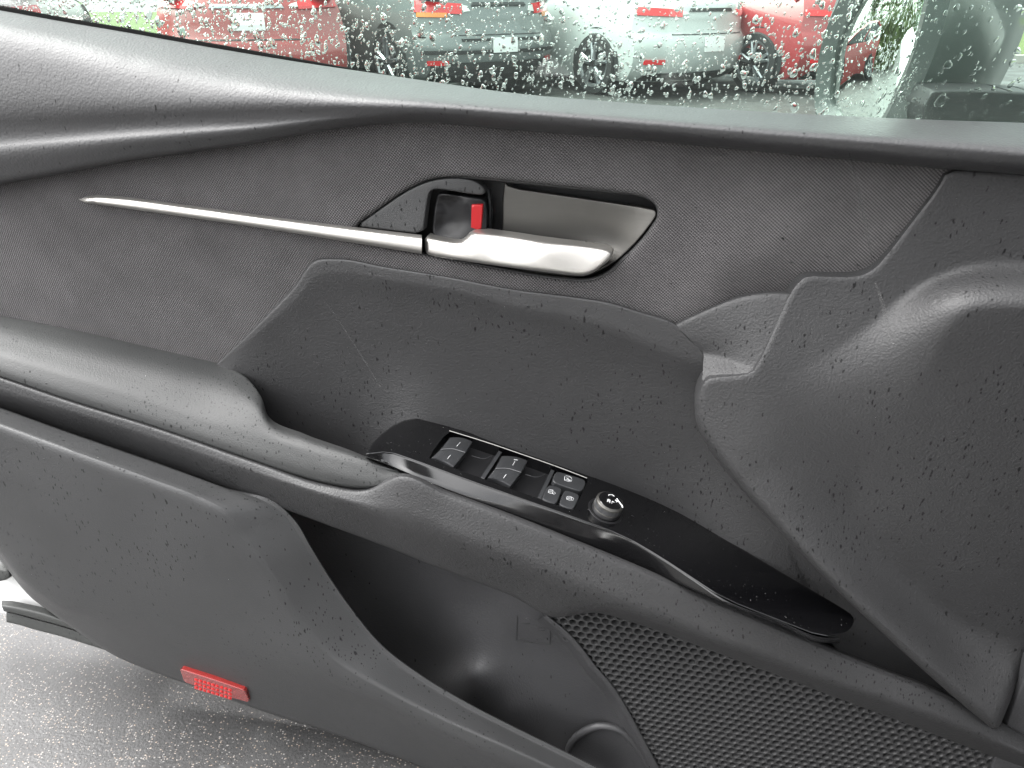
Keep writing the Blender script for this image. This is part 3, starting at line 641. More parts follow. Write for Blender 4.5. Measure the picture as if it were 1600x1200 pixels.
# white door shell, weatherstrip and latch at the rear bottom corner
mb = MB(); add_region(mb, [(-120, 800), (20, 820), (160, 960), (175, 1000), (130, 992), (60, 972), (0, 960), (-120, 935)], TPS([(-120, 800, .04), (-120, 935, .055), (60, 960, .06), (60, 900, .045), (170, 990, .06)], 1e-5), step=14, rpx=8, rd=.008, thick=.05); part(mb, 'door_shell', M['white'])
mb = MB()
s1 = [(3, 938), (20, 939), (40, 943), (73, 951), (102, 965), (140, 985), (190, 1010)]; s2 = [(2, 946), (20, 949), (45, 954), (75, 962), (105, 972), (145, 990), (195, 1016)]; s3 = [(6, 955), (22, 958), (46, 964), (80, 973), (117, 984), (150, 996), (200, 1021)]
add_loft(mb, [q(s1, .060), q(s1, .066), q(s2, .080), q(s3, .080), q(s3, .05)], nu=40, rounds=[0, .2, .3, .2, 0])
s4 = [(10, 956), (25, 959), (50, 966), (85, 975), (125, 988), (150, 1000), (200, 1026)]; s5 = [(10, 972), (28, 976), (55, 984), (90, 993), (130, 1005), (177, 1020), (215, 1034)]
add_loft(mb, [q(s4, .05), q(s4, .068), q(s5, .072), q(s5, .05)], nu=40, rounds=[0, .2, .2, 0]); part(mb, 'bottom_weatherstrip', M['rubber'])
mb = MB(); add_region(mb, [(-40, 885), (8, 889), (16, 894), (17, 902), (8, 907), (-40, 916)], lambda x, y: .085 + 0 * x, step=8, rpx=4, rd=.004, thick=.05); part(mb, 'door_latch', M['rubber'])

# window glass, belt weatherstrip
mb = MB(); 
wpx = np.array([-500, 0, 400, 800, 1200, 1600, 2100]); wpy = np.interp(wpx, X16, BELT) + 12; low = un(wpx, wpy, np.full(7, -.012))
hi = low.copy(); hi[:, 2] = 1.45; hi += DN * .05; lo2, hi2 = low - DN * .004, hi - DN * .004
mb.add(np.concatenate([low, hi]), [f[::-1] for f in grid_faces(7, 2)]); mb.add(np.concatenate([lo2, hi2]), grid_faces(7, 2))
glass = part(mb, 'window_glass', M['glass'])
xs = [-80, 0, 100, 200, 300, 400, 470, 540, 620]; ys = np.interp(xs, X16, BELT); hh = [7, 7, 7, 7, 7, 6.5, 5, 3, 1]
mb = MB(); add_loft(mb, [[(x, y - h - 1, -.011) for x, y, h in zip(xs, ys, hh)], [(x, y - h, -.007) for x, y, h in zip(xs, ys, hh)], [(x, y + 2, -.003) for x, y, h in zip(xs, ys, hh)]], nu=60, rounds=[0, .3, 0]); part(mb, 'belt_weatherstrip', M['blackrubber'])
# white outer skin shoulder beyond the glass
mb = MB(); xs = [-200, 200, 600, 1000, 1400, 1480, 1700]; ys = np.interp(xs, X16, BELT)
P = un(np.array(xs), ys + 4, np.full(7, -.020)); P2 = P - DN * .05 - np.array([0, 0, .012]); P3 = P - DN * .09 - np.array([0, 0, .06]); P4 = P - DN * .10 - np.array([0, 0, .6])
mb.add(np.concatenate([P - np.array([0, 0, .01]), P2 - np.array([0, 0, .01]), P3, P4]), grid_faces(7, 4)); part(mb, 'door_skin', M['white'])

# rain on the glass
gn = np.cross(hi[0] - low[0], low[-1] - low[0]); gn /= np.linalg.norm(gn); gn = gn if gn @ DN > 0 else -gn
go = -gn
gs_ = DE; gt = np.cross(gn, gs_); gt = gt if gt[2] > 0 else -gt
mb = MB(); NS, NR = 12, 3
def drop(px, py, r, asp, lean, tail):
    c = unp(px, py, lo2[0] + go * .0003, gn); an = np.arange(NS) / NS * 2 * math.pi; wob = 1 + .13 * np.cos(2 * an + rng.uniform(0, 6)) + .10 * np.cos(3 * an + rng.uniform(0, 6)) + .05 * rng.standard_normal(NS)
    cx = np.cos(an) * wob; cy = np.sin(an) * wob * asp; cy = np.where(cy > 0, cy * tail, cy)
    ex, ey = cx * math.cos(lean) - cy * math.sin(lean), cx * math.sin(lean) + cy * math.cos(lean)
    V = []
    for f, h in ((1, 0), (.9, .45), (.55, .85)): V.append(c + r * f * (ex[:, None] * gs_ + ey[:, None] * gt) + go * (h * r * .62))
    V.append((c + go * r * .62 - gt * r * .1)[None])
    F = grid_faces(NS, 3, closed=True) + [(2 * NS + i, 2 * NS + (i + 1) % NS, 3 * NS) for i in range(NS)] + [tuple(range(NS))[::-1]]
    mb.add(np.concatenate(V), F)
n = 0
while n < 5600:
    x = rng.uniform(-20, 1640); yb = np.interp(x, X16, BELT); y = rng.uniform(-60, yb + 4)
    mirror_side = x > 1450
    if mirror_side and rng.random() < .75: continue
    if y < yb - 90 and rng.random() < .25: continue
    r = float(np.clip(rng.lognormal(math.log(.00072 if n % 9 else .0017), .40), .00032, .0040)) * (1.35 if mirror_side else 1)
    if 1300 < x < 1450: r *= .75
    drop(x, y, r, rng.uniform(.9, 1.6), R(rng.normal(-22, 16)) if r < .002 else R(rng.normal(-10, 10)), rng.uniform(1, 1.7)); n += 1
    if 1300 < x < 1450 and rng.random() < .9:
        drop(x + rng.normal(0, 12), y + rng.normal(0, 10), r * .8, 1.2, R(-25), 1.3)
V = np.concatenate(mb.V)
obj('raindrops', V, mb.F, M['water'], door, angle=80, kind='stuff')
# beads of water on the glossy switch panel and other trim
mb = MB()
def bead(c, nrm, r):
    a = np.cross(nrm, DE); a /= np.linalg.norm(a); b = np.cross(nrm, a); an = np.arange(7) / 7 * 2 * math.pi
    V = [c + r * f * (np.cos(an)[:, None] * a + np.sin(an)[:, None] * b) + nrm * h * r for f, h in ((1, -.05), (.85, .4), (.4, .68))] + [(c + nrm * r * .72)[None]]
    mb.add(np.concatenate(V), grid_faces(7, 3, closed=True) + [(14 + i, 14 + (i + 1) % 7, 21) for i in range(7)] + [tuple(range(7))[::-1]])
T2 = np.array(chaikin(TOP, 1)); W2 = np.array(WELL, float); k_ = 0
while k_ < 190:
    x = rng.uniform(575, 1330); y = rng.uniform(650, 1000); p = np.array([[x, y]])
    if not inside(p, T2)[0] or inside(p, W2)[0] or bdist(p, T2)[0] < 4: continue
    fr = np.interp(x, [p_[0] for p_ in RG], [p_[1] for p_ in RG]) - y
    if rng.random() > math.exp(-max(fr, 0) / 30): continue
    bead(pt(x, y), sp.N, rng.uniform(.0004, .0010)); k_ += 1
for q_ in SW:
    for _ in range(12):
        a, b = rng.random(2); x = q_[4][0] * (1 - a) + q_[5][0] * a; y = q_[4][1] * (1 - a) + q_[5][1] * a; x += (q_[2][0] - q_[4][0]) * b * .9; y += (q_[2][1] - q_[4][1]) * b * .9
        bead(pt(x, y, .0016), sp.N, rng.uniform(.0003, .0006))
obj('water_beads', np.concatenate(mb.V), mb.F, M['water'], door, angle=80, kind='stuff')

from mathutils.bvhtree import BVHTree
def surf(*names):
    V, F, n0 = [], [], 0
    for nm in names:
        o = bpy.data.objects[nm]; me = o.data; v_ = np.empty(len(me.vertices) * 3); me.vertices.foreach_get('co', v_); V += (v_.reshape(-1, 3) + WLOC[nm]).tolist()
        F += [[i + n0 for i in p.vertices] for p in me.polygons]; n0 = len(V)
    return BVHTree.FromPolygons(V, F)
def hit(bv, px, py):
    h = bv.ray_cast(Vector(CAM), Vector(ray(px, py)).normalized()); return (None, None) if h[0] is None else (np.array(h[0]), np.array(h[1]) * (1 if np.array(h[1]) @ ray(px, py) < 0 else -1))
trim_bv = surf('fabric_insert', 'pull_panel', 'front_bolster', 'grip_wing', 'armrest_pad', 'armrest_beam', 'lower_trim', 'upper_trim', 'lock_lever', 'bezel_cover', 'pull_handle')
def rain_streak(a, b, w, m):  # pale ribbon laid on the trim, standing in for a streak of falling rain
    L_, R_ = [], []; a, b = np.array(a, float), np.array(b, float)
    for t in np.linspace(0, 1, 30):
        p = a + (b - a) * t + np.array([3 * math.sin(t * 3), 0]); h, n_ = hit(trim_bv, *p)
        if h is None: continue
        ww = w * math.sin(math.pi * min(max(t, .04), .96)) ** .6; sd_ = DE * ww * .5; L_.append(h - sd_ + n_ * .0006); R_.append(h + sd_ + n_ * .0006)
    b_ = MB(); n_ = len(L_); b_.add(np.concatenate([L_, R_]), grid_faces(n_, 2)); return b_.build('falling_rain_streak', m, door)
sm = NT('pale_rain_streak'); tr_ = sm.n('ShaderNodeBsdfTransparent'); mx_ = sm.n('ShaderNodeMixShader'); sm.set(Base_Color=(.12, .12, .12), Roughness=.7); sm.l(sm.remap(sm.noise(300), .25, .8, .15, .5), mx_.inputs[0]); sm.l(tr_.outputs[0], mx_.inputs[1]); sm.l(sm.b.outputs[0], mx_.inputs[2]); sm.l(mx_.outputs[0], sm.out.inputs[0])
rain_streak((505, 465), (598, 612), .0022, sm.m); rain_streak((1327, 238), (1362, 408), .0040, sm.m); rain_streak((1367, 440), (1394, 540), .0045, sm.m)  # three streaks of falling rain, as ribbons on the surface
mb = MB(); k_ = 0
while k_ < 520:
    zone = ((0, 500, 620, 760), (1080, 300, 1590, 1100), (450, 420, 1100, 700), (380, 700, 1500, 1080), (0, 640, 480, 1000), (600, 290, 740, 370))[int(rng.choice(6, p=[.24, .38, .12, .14, .08, .04]))]
    h, n_ = hit(trim_bv, rng.uniform(zone[0], zone[2]), rng.uniform(zone[1], zone[3]))
    if h is None: continue
    bead(h, n_, float(np.clip(rng.lognormal(math.log(.00055), .4), .0003, .0014))); k_ += 1
obj('water_beads', np.concatenate(mb.V), mb.F, M['water'], door, angle=80, kind='stuff')

# door mirror seen through the glass
MN = np.array([-.94, -.34, .02]); MN /= np.linalg.norm(MN); MP = un(1300, 100, -.26)
def mpl(x, y): return unp(np.array(x, float), np.array(y, float), MP, MN)
ga = [(1300, 172), (1296, 150), (1299, 115), (1307, 68), (1323, 31), (1342, 0), (1366, -40), (1400, -75), (1440, -90), (1456, -60), (1444, 0), (1427, 76), (1402, 134), (1381, 181), (1360, 205), (1325, 200)]
G3 = mpl(*np.array(chaikin(ga, 2)).T)
hs_o = [(1273, 178), (1272, 150), (1278, 99), (1286, 62), (1297, 27), (1307, 0), (1330, -60), (1380, -105), (1450, -120), (1500, -80), (1486, 0), (1466, 70), (1440, 134), (1418, 181), (1395, 225), (1290, 225)]
H3 = mpl(*np.array(chaikin(hs_o, 2)).T)
mb = MB(); c = G3.mean(0); nG = len(G3)
mb.add(np.concatenate([H3, H3 * .5 + G3 * .5 + MN * .012, G3, G3 - MN * .01]), grid_faces(nG, 4, closed=True))
M['rimgrey'] = NT('mirror_rim_grey').set(Base_Color=(.05, .055, .055), Roughness=.4).m
mir = part(mb, 'side_mirror', M['rimgrey'])
mb = MB(); fr_ = np.linspace(.02, 1, 14); mb.add(np.concatenate([c + (G3 - c) * f + MN * (.006 * (1 - f * f) - .004) for f in fr_]), [f[::-1] for f in grid_faces(nG, 14, closed=True)] + [tuple(range(nG))]); mb.build('mirror_glass', M['mirror'], mir, angle=80)
mb = MB(); cen = H3.mean(0); bk = -MN * .13 + np.array([.02, -.01, 0])
rows = [H3 + (cen - H3) * f - MN * 0 + bk * g for f, g in ((0, 0), (-.03, .25), (.02, .55), (.22, .85), (.6, 1.0), (.98, 1.02))]
mb.add(np.concatenate(rows), [f[::-1] for f in grid_faces(nG, 6, closed=True)])
M['housing'] = paint('shaded_housing_paint', (.13, .14, .137), .3)  # white housing in shade: the shade is put into this grey-green colour
mb.build('mirror_housing', M['housing'], mir)
mb = MB(); add_region(mb, [(1440, 140), (1500, 138), (1560, 140), (1700, 150), (1700, 240), (1440, 240)], lambda x, y: -.075 + 0 * x, step=20, rpx=6, rd=.01, thick=.06); mb.build('mirror_base', M['dark'], mir)

# sheet behind the trim
mb = MB(); add_region(mb, [(-60, 120), (700, 190), (1640, 260), (1640, 1000), (1560, 1250), (1000, 1300), (640, 1150), (330, 1030), (120, 900), (0, 820), (-60, 700)], lambda x, y: -.035 + 0 * x, step=60, ch=0, thick=.01); part(mb, 'inner_panel', M['dark'])
# ------------------------------------------------------------------ the car the door belongs to (behind and right of the camera), its unseen shell built to block light
Hg = D0 + DE * .66; qd = np.array([-.6, -.8, 0]); od = np.array([-.8, .6, 0])
def cb(a, b, z): return Hg + qd * a - od * b + np.array([0, 0, z])
car0 = empty('white_car', tuple(cb(1, .7, 0)), 'dark front kick panel of the car body at the hinge side of the open door', 'car')
mb = MB(); add_region(mb, [(1602, 1048), (1592, 1076), (1574, 1124), (1551, 1189), (1535, 1240), (1760, 1300), (1760, 800), (1700, 830), (1640, 960)], lambda x, y: .075 + 0 * x, step=20, rpx=5, rd=.004, thick=.03); mb.build('kick_panel', M['pocket'], car0)
def cgrid(A, B, Zf, thick=.0):
    G = np.array([[cb(a, b, Zf(a, b)) for b in B] for a in A]); return G.reshape(-1, 3), grid_faces(len(B), len(A))
mb = MB(); V, F = cgrid(np.linspace(.45, 2.6, 12), np.linspace(.12, 1.35, 10), lambda a, b: 1.42 - .10 * (2 * (b - .735) / 1.23) ** 4 - .06 * ((a - 1.4) / 1.2) ** 2); mb.add(V, F); mb.add(V - np.array([0, 0, .04]), [f[::-1] for f in F]); mb.build('roof', [M['white']], car0)
mb = MB(); mb.add(*tube([cb(-.25, .05, .92), cb(.1, .08, 1.12), cb(.5, .13, 1.33), cb(1.2, .16, 1.38), cb(2.2, .16, 1.34), cb(2.7, .14, 1.05)], .045, 10)); mb.add(*tube([cb(1.25, .03, .3), cb(1.22, .04, .9), cb(1.3, .14, 1.36)], [.07, .06, .045], 10)); mb.build('pillar', M['white'], car0)
mb = MB(); mb.add(*tube([cb(.36, .04, .30), cb(.7, .0, .30), cb(1.25, .0, .30), cb(2.4, .0, .33)], [.06, .075, .075, .06], 12)); mb.build('sill', M['white'], car0)
mb = MB(); mb.add(*tube([cb(-.05, .05, .72), cb(-.05, .6, .80), cb(-.05, 1.4, .72)], .24, 14)); mb.build('dashboard', M['pocket'], car0)
mb = MB(); mb.add(*tube([cb(.45, .48, .46), cb(.7, .48, .48), cb(1.0, .48, .46)], [.20, .24, .22], 14)); mb.add(*tube([cb(1.02, .48, .5), cb(1.12, .48, .8), cb(1.22, .48, 1.08), cb(1.26, .48, 1.2)], [.22, .25, .2, .1], 14)); mb.build('seat', M['fabric'], car0)
mb = MB(); V = np.array([cb(a, b, zz) for a, b, zz in ((-.05, .02, .24), (-.05, 1.35, .24), (-.05, 1.35, .95), (-.05, .02, .95))]); mb.add(V, [(0, 1, 2, 3)]); mb.build('footwell_light_block', M['pocket'], car0)  # unseen wall added to block light from the right and behind

# ------------------------------------------------------------------ the car park outside
def asphalt():
    t = NT('wet_asphalt'); n1 = t.noise(2.2, detail=5, rough=.6); n2 = t.noise(220, detail=3)
    base = t.mix(t.remap(n2, .3, .7), (.036, .0358, .036), (.058, .0575, .0575))
    base = t.mix(t.remap(t.noise(11, detail=3), .5, .75), base, (.064, .064, .064))
    w_ = t.n('ShaderNodeTexNoise'); w_.inputs['Scale'].default_value = 240; t.l(t.mapping((1, 1, 1)), w_.inputs['Vector']); va = t.n('ShaderNodeVectorMath', operation='MULTIPLY_ADD'); t.l(w_.outputs['Color'], va.inputs[0]); va.inputs[1].default_value = (.9,) * 3; t.l(t.mapping((250, 330, 280)), va.inputs[2]); v = t.voro(va.outputs[0]); sep = t.n('ShaderNodeSeparateColor'); t.l(v.outputs['Color'], sep.inputs[0])
    dens = t.remap(t.noise(9, detail=3), .35, .65, .10, .38)
    speck = t.math('MULTIPLY', t.remap(v.outputs['Distance'], .42, .26), t.math('LESS_THAN', sep.outputs[0], dens))
    tint = t.mix(sep.outputs[1], (.24, .24, .235), (.27, .215, .17)); c = t.mix(speck, base, tint)
    big = t.voro(t.mapping((16, 16, 16))); sb = t.n('ShaderNodeSeparateColor'); t.l(big.outputs['Color'], sb.inputs[0])
    bs = t.math('MULTIPLY', t.remap(big.outputs['Distance'], .34, .22), t.math('LESS_THAN', sb.outputs[0], .05)); c = t.mix(t.math('MULTIPLY', bs, t.remap(n2, .35, .6)), c, (.15, .155, .155))
    r = t.remap(n1, .38, .62, .36, .62); h = t.math('ADD', n2, t.math('MULTIPLY', speck, .5))
    return t.set(Base_Color=c, Roughness=r, Normal=t.bump(h, .002, .5), Specular_IOR_Level=.34).m
M['asphalt'] = asphalt()
def flat(name, x0, x1, y0, y1, z, m, kind='structure'):
    o = obj(name, [(x0, y0, z), (x1, y0, z), (x1, y1, z), (x0, y1, z)], [(0, 1, 2, 3)], m, smooth=False); o['kind'] = kind; return o
flat('ground', -300, 300, -300, 300, 0, M['asphalt'])
tg = NT('short_grass'); tg.set(Base_Color=tg.mix(tg.noise(6, detail=5), (.05, .085, .018), (.12, .15, .04)), Roughness=.9, Normal=tg.bump(tg.noise(60), .03, .8)); M['grass'] = tg.m
tk_ = NT('concrete'); tk_.set(Base_Color=tk_.mix(tk_.noise(8, detail=4), (.32, .31, .28), (.42, .41, .38)), Roughness=.7); M['kerb'] = tk_.m
KY = 14.2
mb = MB(); mb.add(*box((0, KY, .05), (60, .16, .14))); o = mb.build('kerb', M['kerb'], smooth=False); o['kind'] = 'structure'
mb = MB(); mb.add(*box((0, KY + 20.08, .055), (60, 40, .13))); o = mb.build('grass_bank', M['grass'], smooth=False); o['kind'] = 'structure'

M['tyre'] = NT('tyre_rubber').set(Base_Color=(.014, .014, .015), Roughness=.7).m
M['rim'] = metal('alloy_rim', (.42, .43, .45), .35)
M['carglass'] = NT('dark_car_glass').set(Base_Color=(.02, .028, .027), Roughness=.06, Coat_Weight=.5).m
M['trimblack'] = NT('bumper_black').set(Base_Color=(.018, .019, .02), Roughness=.5).m
M['tail'] = NT('tail_lamp_red').set(Base_Color=(.62, .015, .02), Roughness=.12, Coat_Weight=.8).m
M['amber'] = NT('tail_lamp_amber').set(Base_Color=(.75, .22, .02), Roughness=.15, Coat_Weight=.8).m
M['clear'] = NT('tail_lamp_clear').set(Base_Color=(.75, .75, .72), Roughness=.12, Coat_Weight=.8).m
M['plate'] = NT('licence_plate_white').set(Base_Color=(.85, .85, .85), Roughness=.4).m
def parked_car(name, label, rear, yaw, pm, kind='sedan', L=4.6, W=1.82, H=1.45, ZT=.98, clad=0.0, lamp=((.50, .80), (.97, .93)), plate=True, amber=True):
    """rear: ground point under the middle of the tail; yaw: heading of the car (0 = straight away from the camera)"""
    w = W / 2; fx = np.array([math.sin(yaw), math.cos(yaw), 0]); fy = np.array([-math.cos(yaw), math.sin(yaw), 0]); O = np.array(rear, float)
    Wd = lambda P: O + np.asarray(P, float)[..., :1] * fx + np.asarray(P, float)[..., 1:2] * fy + np.asarray(P, float)[..., 2:] * np.array([0, 0, 1])
    e = empty(name, tuple(Wd(np.array([L / 2, 0, 0]))), label, 'car', 'cars parked across the wet lot')
    zs = [.17, .22, .30, .45, .60, .66, .70, .80, .90, ZT - .03, ZT]
    prof = lambda z: np.interp(z, [.17, .24, .34, .50, .63, .68, .80, .95, ZT], [.22, .10, .03, .0, .01, .075, .07, .10, .17])
    wz = lambda z: w * np.interp(z, [.17, .30, .55, .70, .88, ZT], [.93, .975, 1.0, .992, .965, .90])
    xr = lambda a, z: .34 * np.abs(a) ** 3.0 + prof(z)
    def rp(a, z, off=0.0): return np.array([xr(a, z) - off * (1 - .75 * abs(a) ** 6), a * (wz(z) + off), z])
    def fp(x, z, s, off=0.0): return np.array([x, s * (wz(z) + off), z])
    mb = MB(); A = np.linspace(-1, 1, 25); zz = np.array(zs)
    mb.add(Wd(np.array([[rp(a, z) for a in A] for z in zz])).reshape(-1, 3), grid_faces(25, len(zz)))
    mb.add(Wd(np.array([[np.array([L - .55 * (1 - abs(a) ** 3) * -1 - .75 + .2, a * wz(z), z * (.86 if z > .6 else 1)]) for a in A] for z in zz])).reshape(-1, 3), [f[::-1] for f in grid_faces(25, len(zz))])
    for s in (1, -1):
        X = np.linspace(0, 1, 14); G = np.array([[np.array([xr(1, z) * (1 - u_) + (L - .55) * u_, s * wz(z) * (1 - .05 * u_ ** 4), z * (1 - .14 * u_ ** 3 * (z > .6))]) for u_ in X] for z in zz]); mb.add(Wd(G).reshape(-1, 3), grid_faces(14, len(zz)))
    G = np.array([[np.array([xr(a, ZT) * (1 - u_) + (L - .3 * abs(a) ** 3) * u_, a * wz(ZT) * (1 - .05 * u_ ** 4), ZT * (1 - .14 * u_ ** 3) + .02 * (1 - a * a)]) for a in A] for u_ in np.linspace(0, 1, 10)]); mb.add(Wd(G).reshape(-1, 3), grid_faces(25, 10))
    mb.build('body', pm, e, angle=50)
    x0, x1, t0, t1 = ((.55, 3.55, 1.25, 2.55) if kind == 'sedan' else (.20, 3.45, .50, 2.55))
    sec = lambda z, a, b, hw: np.array([[a, -hw, z], [a + .05, -hw * .6, z], [a + .05, hw * .6, z], [a, hw, z], [(a + b) / 2, hw, z], [b, hw * .85, z], [b + .1, 0, z], [b, -hw * .85, z], [(a + b) / 2, -hw, z]])
    rows = [sec(ZT - .03, x0, x1, w * .9), sec(ZT + (H - ZT) * .5, (x0 + t0) / 2 - .03, (x1 + t1) / 2, w * .83), sec(H - .07, t0, t1, w * .72), sec(H - .02, t0 + .06, t1 - .05, w * .66)]
    mb = MB(); mb.add(Wd(np.array(rows[:3])).reshape(-1, 3), grid_faces(9, 3, closed=True)); mb.build('cabin_windows', M['carglass'], e)
    mb = MB(); mb.add(Wd(np.array(rows[2:])).reshape(-1, 3), grid_faces(9, 2, closed=True) + [tuple(range(9, 18))])
    for i in (0, 3, 4, 8, 5, 7):
        mb.add(*tube(Wd(np.array([rows[0][i], rows[1][i], rows[2][i]])), .04, 6))
    mb.build('roof', pm, e)
    def patch(quad, m, nm, off=.008, par=e, nn=(9, 4)):
        (a0, z0), (a1, z1), (a2, z2), (a3, z3) = quad; G = []
        for v_ in np.linspace(0, 1, nn[1]):
            G.append([rp((a0 * (1 - u_) + a1 * u_) * (1 - v_) + (a3 * (1 - u_) + a2 * u_) * v_, (z0 * (1 - u_) + z1 * u_) * (1 - v_) + (z3 * (1 - u_) + z2 * u_) * v_, off) for u_ in np.linspace(0, 1, nn[0])])
        V = Wd(np.array(G)).reshape(-1, 3); b = MB(); b.add(V, grid_faces(*nn)); n0 = len(V); lp = list(range(nn[0])) + [j * nn[0] + nn[0] - 1 for j in range(1, nn[1])] + [(nn[1] - 1) * nn[0] + i for i in range(nn[0] - 2, -1, -1)] + [j * nn[0] for j in range(nn[1] - 2, 0, -1)]
        b.add(np.concatenate([V[lp], V[lp] + fx * .02]), grid_faces(len(lp), 2, closed=True)); return b.build(nm, m, par, smooth=False)
    (la, lz0), (lb, lz1) = lamp
    for s in (1, -1):
        t_ = patch([(s * la, lz0), (s * lb, lz0 + .02), (s * lb, lz1), (s * la, lz1 - .03)], M['tail'], 'tail_lamp', .014)
        if amber: patch([(s * (la + .16), lz0 - .03), (s * (lb - .02), lz0 - .025), (s * (lb - .02), lz0 + .02), (s * (la + .16), lz0 + .015)], M['amber'], 'amber_lamp', .017, t_)
        patch([(s * (la - .10), lz0 + .03), (s * la, lz0 + .02), (s * la, lz1 - .04), (s * (la - .06), lz1 - .05)], M['clear'], 'reverse_lamp', .010, t_)
        patch([(s * .70, .36), (s * .90, .36), (s * .90, .41), (s * .70, .41)], M['tail'], 'bumper_reflector', .008)
    patch([(-.62, .655), (.62, .655), (.62, .668), (-.62, .668)], M['trimblack'], 'boot_gap', .004)
    patch([(-.40, ZT - .12), (.40, ZT - .12), (.38, ZT - .085), (-.38, ZT - .085)], M['trimblack'] if not plate else M['rim'], 'boot_trim', .008)
    zp = .74 if plate else .48
    patch([(-.17, zp), (.17, zp), (.17, zp + .15), (-.17, zp + .15)], M['plate'], 'licence_plate', .012)
    patch([(-.90, .18), (.90, .18), (.86, .27 + clad), (-.86, .27 + clad)], M['trimblack'], 'rear_valance', .006, nn=(15, 4))
    if clad: 
        patch([(-.95, .47), (.95, .47), (.95, .51), (-.95, .51)], M['trimblack'], 'bumper_groove', .006, nn=(19, 3))
        patch([(-.55, .60), (.55, .60), (.55, .625), (-.55, .625)], M['trimblack'], 'bumper_step', .008, nn=(15, 3))
    rr = .33 if kind == 'sedan' else .36
    for xw in (.98, L - .95):
        for s in (1, -1):
            an = np.linspace(0, 2 * math.pi, 33)[:-1]; yy = s * (wz(.4) + .006)
            b = MB(); b.add(Wd(np.array([[xw + (rr + .06) * math.cos(q_), yy, max(.18, rr + (rr + .06) * math.sin(q_))] for q_ in an] + [[xw, yy, rr]])), [(i, (i + 1) % 32, 32) for i in range(32)]); b.build('wheel_arch', M['trimblack'], e, smooth=False)
            P = [(rr - .02, -.20), (rr, -.16), (rr, .0), (rr - .015, .03), (rr - .09, .035), (rr - .10, .02)]
            V = np.array([[[xw + r_ * math.cos(q_), yy + s * h, rr + r_ * math.sin(q_)] for q_ in an] for r_, h in P]); b = MB(); b.add(Wd(V).reshape(-1, 3), grid_faces(32, 6, closed=True)); wh = b.build('wheel', M['tyre'], e)
            b = MB(); V = np.array([[[xw + r_ * math.cos(q_), yy + s * h, rr + r_ * math.sin(q_)] for q_ in an] for r_, h in ((rr - .085, .036), (rr - .11, .03), (rr - .12, .005))]); b.add(Wd(V).reshape(-1, 3), grid_faces(32, 3, closed=True))
            for k_ in range(5):
                for dq in (-.16, .16):
                    q_ = k_ * 2 * math.pi / 5 + .3; b.add(*tube(Wd(np.array([[xw + .05 * math.cos(q_), yy + s * .02, rr + .05 * math.sin(q_)], [xw + (rr - .10) * math.cos(q_ + dq), yy + s * .03, rr + (rr - .10) * math.sin(q_ + dq)]])), [.028, .018], 6))
            b.build('rim', M['rim'], wh)
    return e
M['p_red'] = paint('red_car_paint', (.33, .05, .05)); M['p_grey'] = paint('dark_grey_car_paint', (.16, .175, .175), .25, .2); M['p_silver'] = paint('silver_car_paint', (.46, .48, .475), .25); M['p_dred'] = paint('deep_red_car_paint', (.28, .04, .045)); M['p_white'] = paint('white_car_paint', (.62, .62, .61))
def gpx(px, zc, h=.6):
    y = (zc - (CAMZ - h) * math.sin(PITCH)) / math.cos(PITCH); return ((px - 800) / FPX * zc, y, 0)
parked_car('parked_car', 'red hatchback parked tail-on with a white licence plate', gpx(392, 7.1), R(-12), M['p_red'], 'suv', W=1.80, H=1.6, ZT=1.05, amber=False, lamp=((.55, .92), (.97, 1.02)))
parked_car('parked_car', 'dark grey suv with black bumper between the red hatchback and the silver car', gpx(790, 8.2), R(-36), M['p_grey'], 'suv', W=1.9, H=1.68, ZT=1.06, clad=.12, plate=False, lamp=((.52, .86), (.97, .99)))
parked_car('parked_car', 'silver white saloon with slim red tail lamps parked beside the grey suv', gpx(1118, 8.3), R(-36), M['p_silver'], 'sedan', ZT=1.0, plate=False, lamp=((.50, .83), (.97, .93)), amber=False)
parked_car('parked_car', 'deep red saloon partly hidden behind the door mirror', gpx(1372, 8.5), R(-36), M['p_dred'], 'sedan', ZT=1.02, plate=False, lamp=((.50, .82), (.97, .90)), amber=False)
parked_car('parked_car', 'white car at the far left beyond the wet window', gpx(-60, 9.5), R(-18), M['p_white'], 'suv', W=1.85, H=1.65, ZT=1.05)
parked_car('parked_car', 'red car seen only as a reflection in the door mirror', (-7.4, 4.3, 0), R(60), M['p_red'], 'sedan', ZT=1.0)

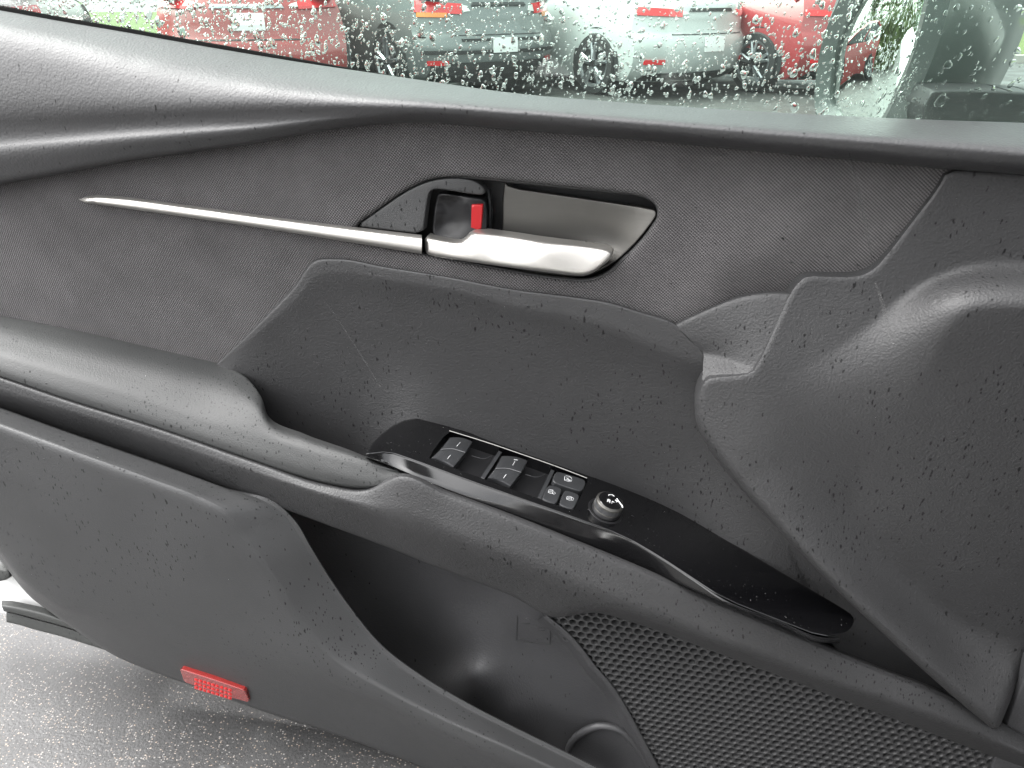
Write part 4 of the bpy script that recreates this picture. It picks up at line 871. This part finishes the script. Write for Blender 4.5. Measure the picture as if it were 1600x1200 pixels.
def leaf_mat(name, a, b):
    t = NT(name); return t.set(Base_Color=t.mix(t.noise(1.5, detail=3), a, b), Roughness=.6).m
M['leafA'] = leaf_mat('leaf_green', (.035, .075, .015), (.09, .14, .03)); M['leafB'] = leaf_mat('leaf_light', (.07, .12, .02), (.13, .17, .05))
tb = NT('bark'); tb.set(Base_Color=tb.mix(tb.noise(20, detail=4), (.05, .035, .025), (.12, .09, .07)), Roughness=.9); M['bark'] = tb.m
def leaves(c, rad, n, size):
    d = rng.standard_normal((n, 3)); d /= np.linalg.norm(d, axis=1)[:, None]; lump = 1 + .28 * np.sin(d[:, 0] * 5 + c[0]) * np.cos(d[:, 2] * 4 + c[1])
    p = np.array(c) + d * np.array(rad) * (rng.random(n) ** .45 * lump)[:, None]; a = rng.standard_normal((n, 3)); a /= np.linalg.norm(a, axis=1)[:, None]; b = np.cross(a, d); b /= np.maximum(np.linalg.norm(b, axis=1), 1e-6)[:, None]
    s = size * rng.uniform(.6, 1.3, n)[:, None]; V = np.stack([p - a * s, p + b * s * .5, p + a * s, p - b * s * .5], 1).reshape(-1, 3)
    return V, np.arange(4 * n).reshape(n, 4)
def tree(name, label, pos, h, rad, m, n=2600):
    e = empty(name, pos, label, 'tree', 'trees round the lot'); x, y, _ = pos
    mb = MB(); mb.add(*tube(np.array([[x, y, 0], [x + .05, y, h * .3], [x - .05, y + .1, h * .6]]), [.16, .12, .06], 10))
    for k_ in range(5): an = k_ * 1.3; mb.add(*tube(np.array([[x, y, h * .35], [x + rad * .6 * math.cos(an), y + rad * .6 * math.sin(an), h * (.6 + .06 * k_)]]), [.07, .02], 6))
    mb.build('trunk', M['bark'], e)
    mb = MB(); V, F = leaves((x, y, h * .62), (rad, rad, h * .38), n, .16); mb.add(V, F); mb.build('crown', m, e, smooth=False)
tree('broadleaf_tree', 'broad green tree on the grass left of the red hatchback', (-6.5, 19, 0), 6, 2.6, M['leafA'])
tree('broadleaf_tree', 'light green tree reflected in the door mirror', (-15, 7, 0), 6.5, 2.8, M['leafB'])
tree('broadleaf_tree', 'dark green tree reflected in the door mirror beside the light one', (-15, 11.5, 0), 6, 2.6, M['leafA'])
e = obj('hedge', *leaves((-10.5, 6, .9), (1.0, 9, 1.5), 8000, .12), M['leafB'], smooth=False); setp(e, 'clipped green hedge reflected in the door mirror', 'hedge')
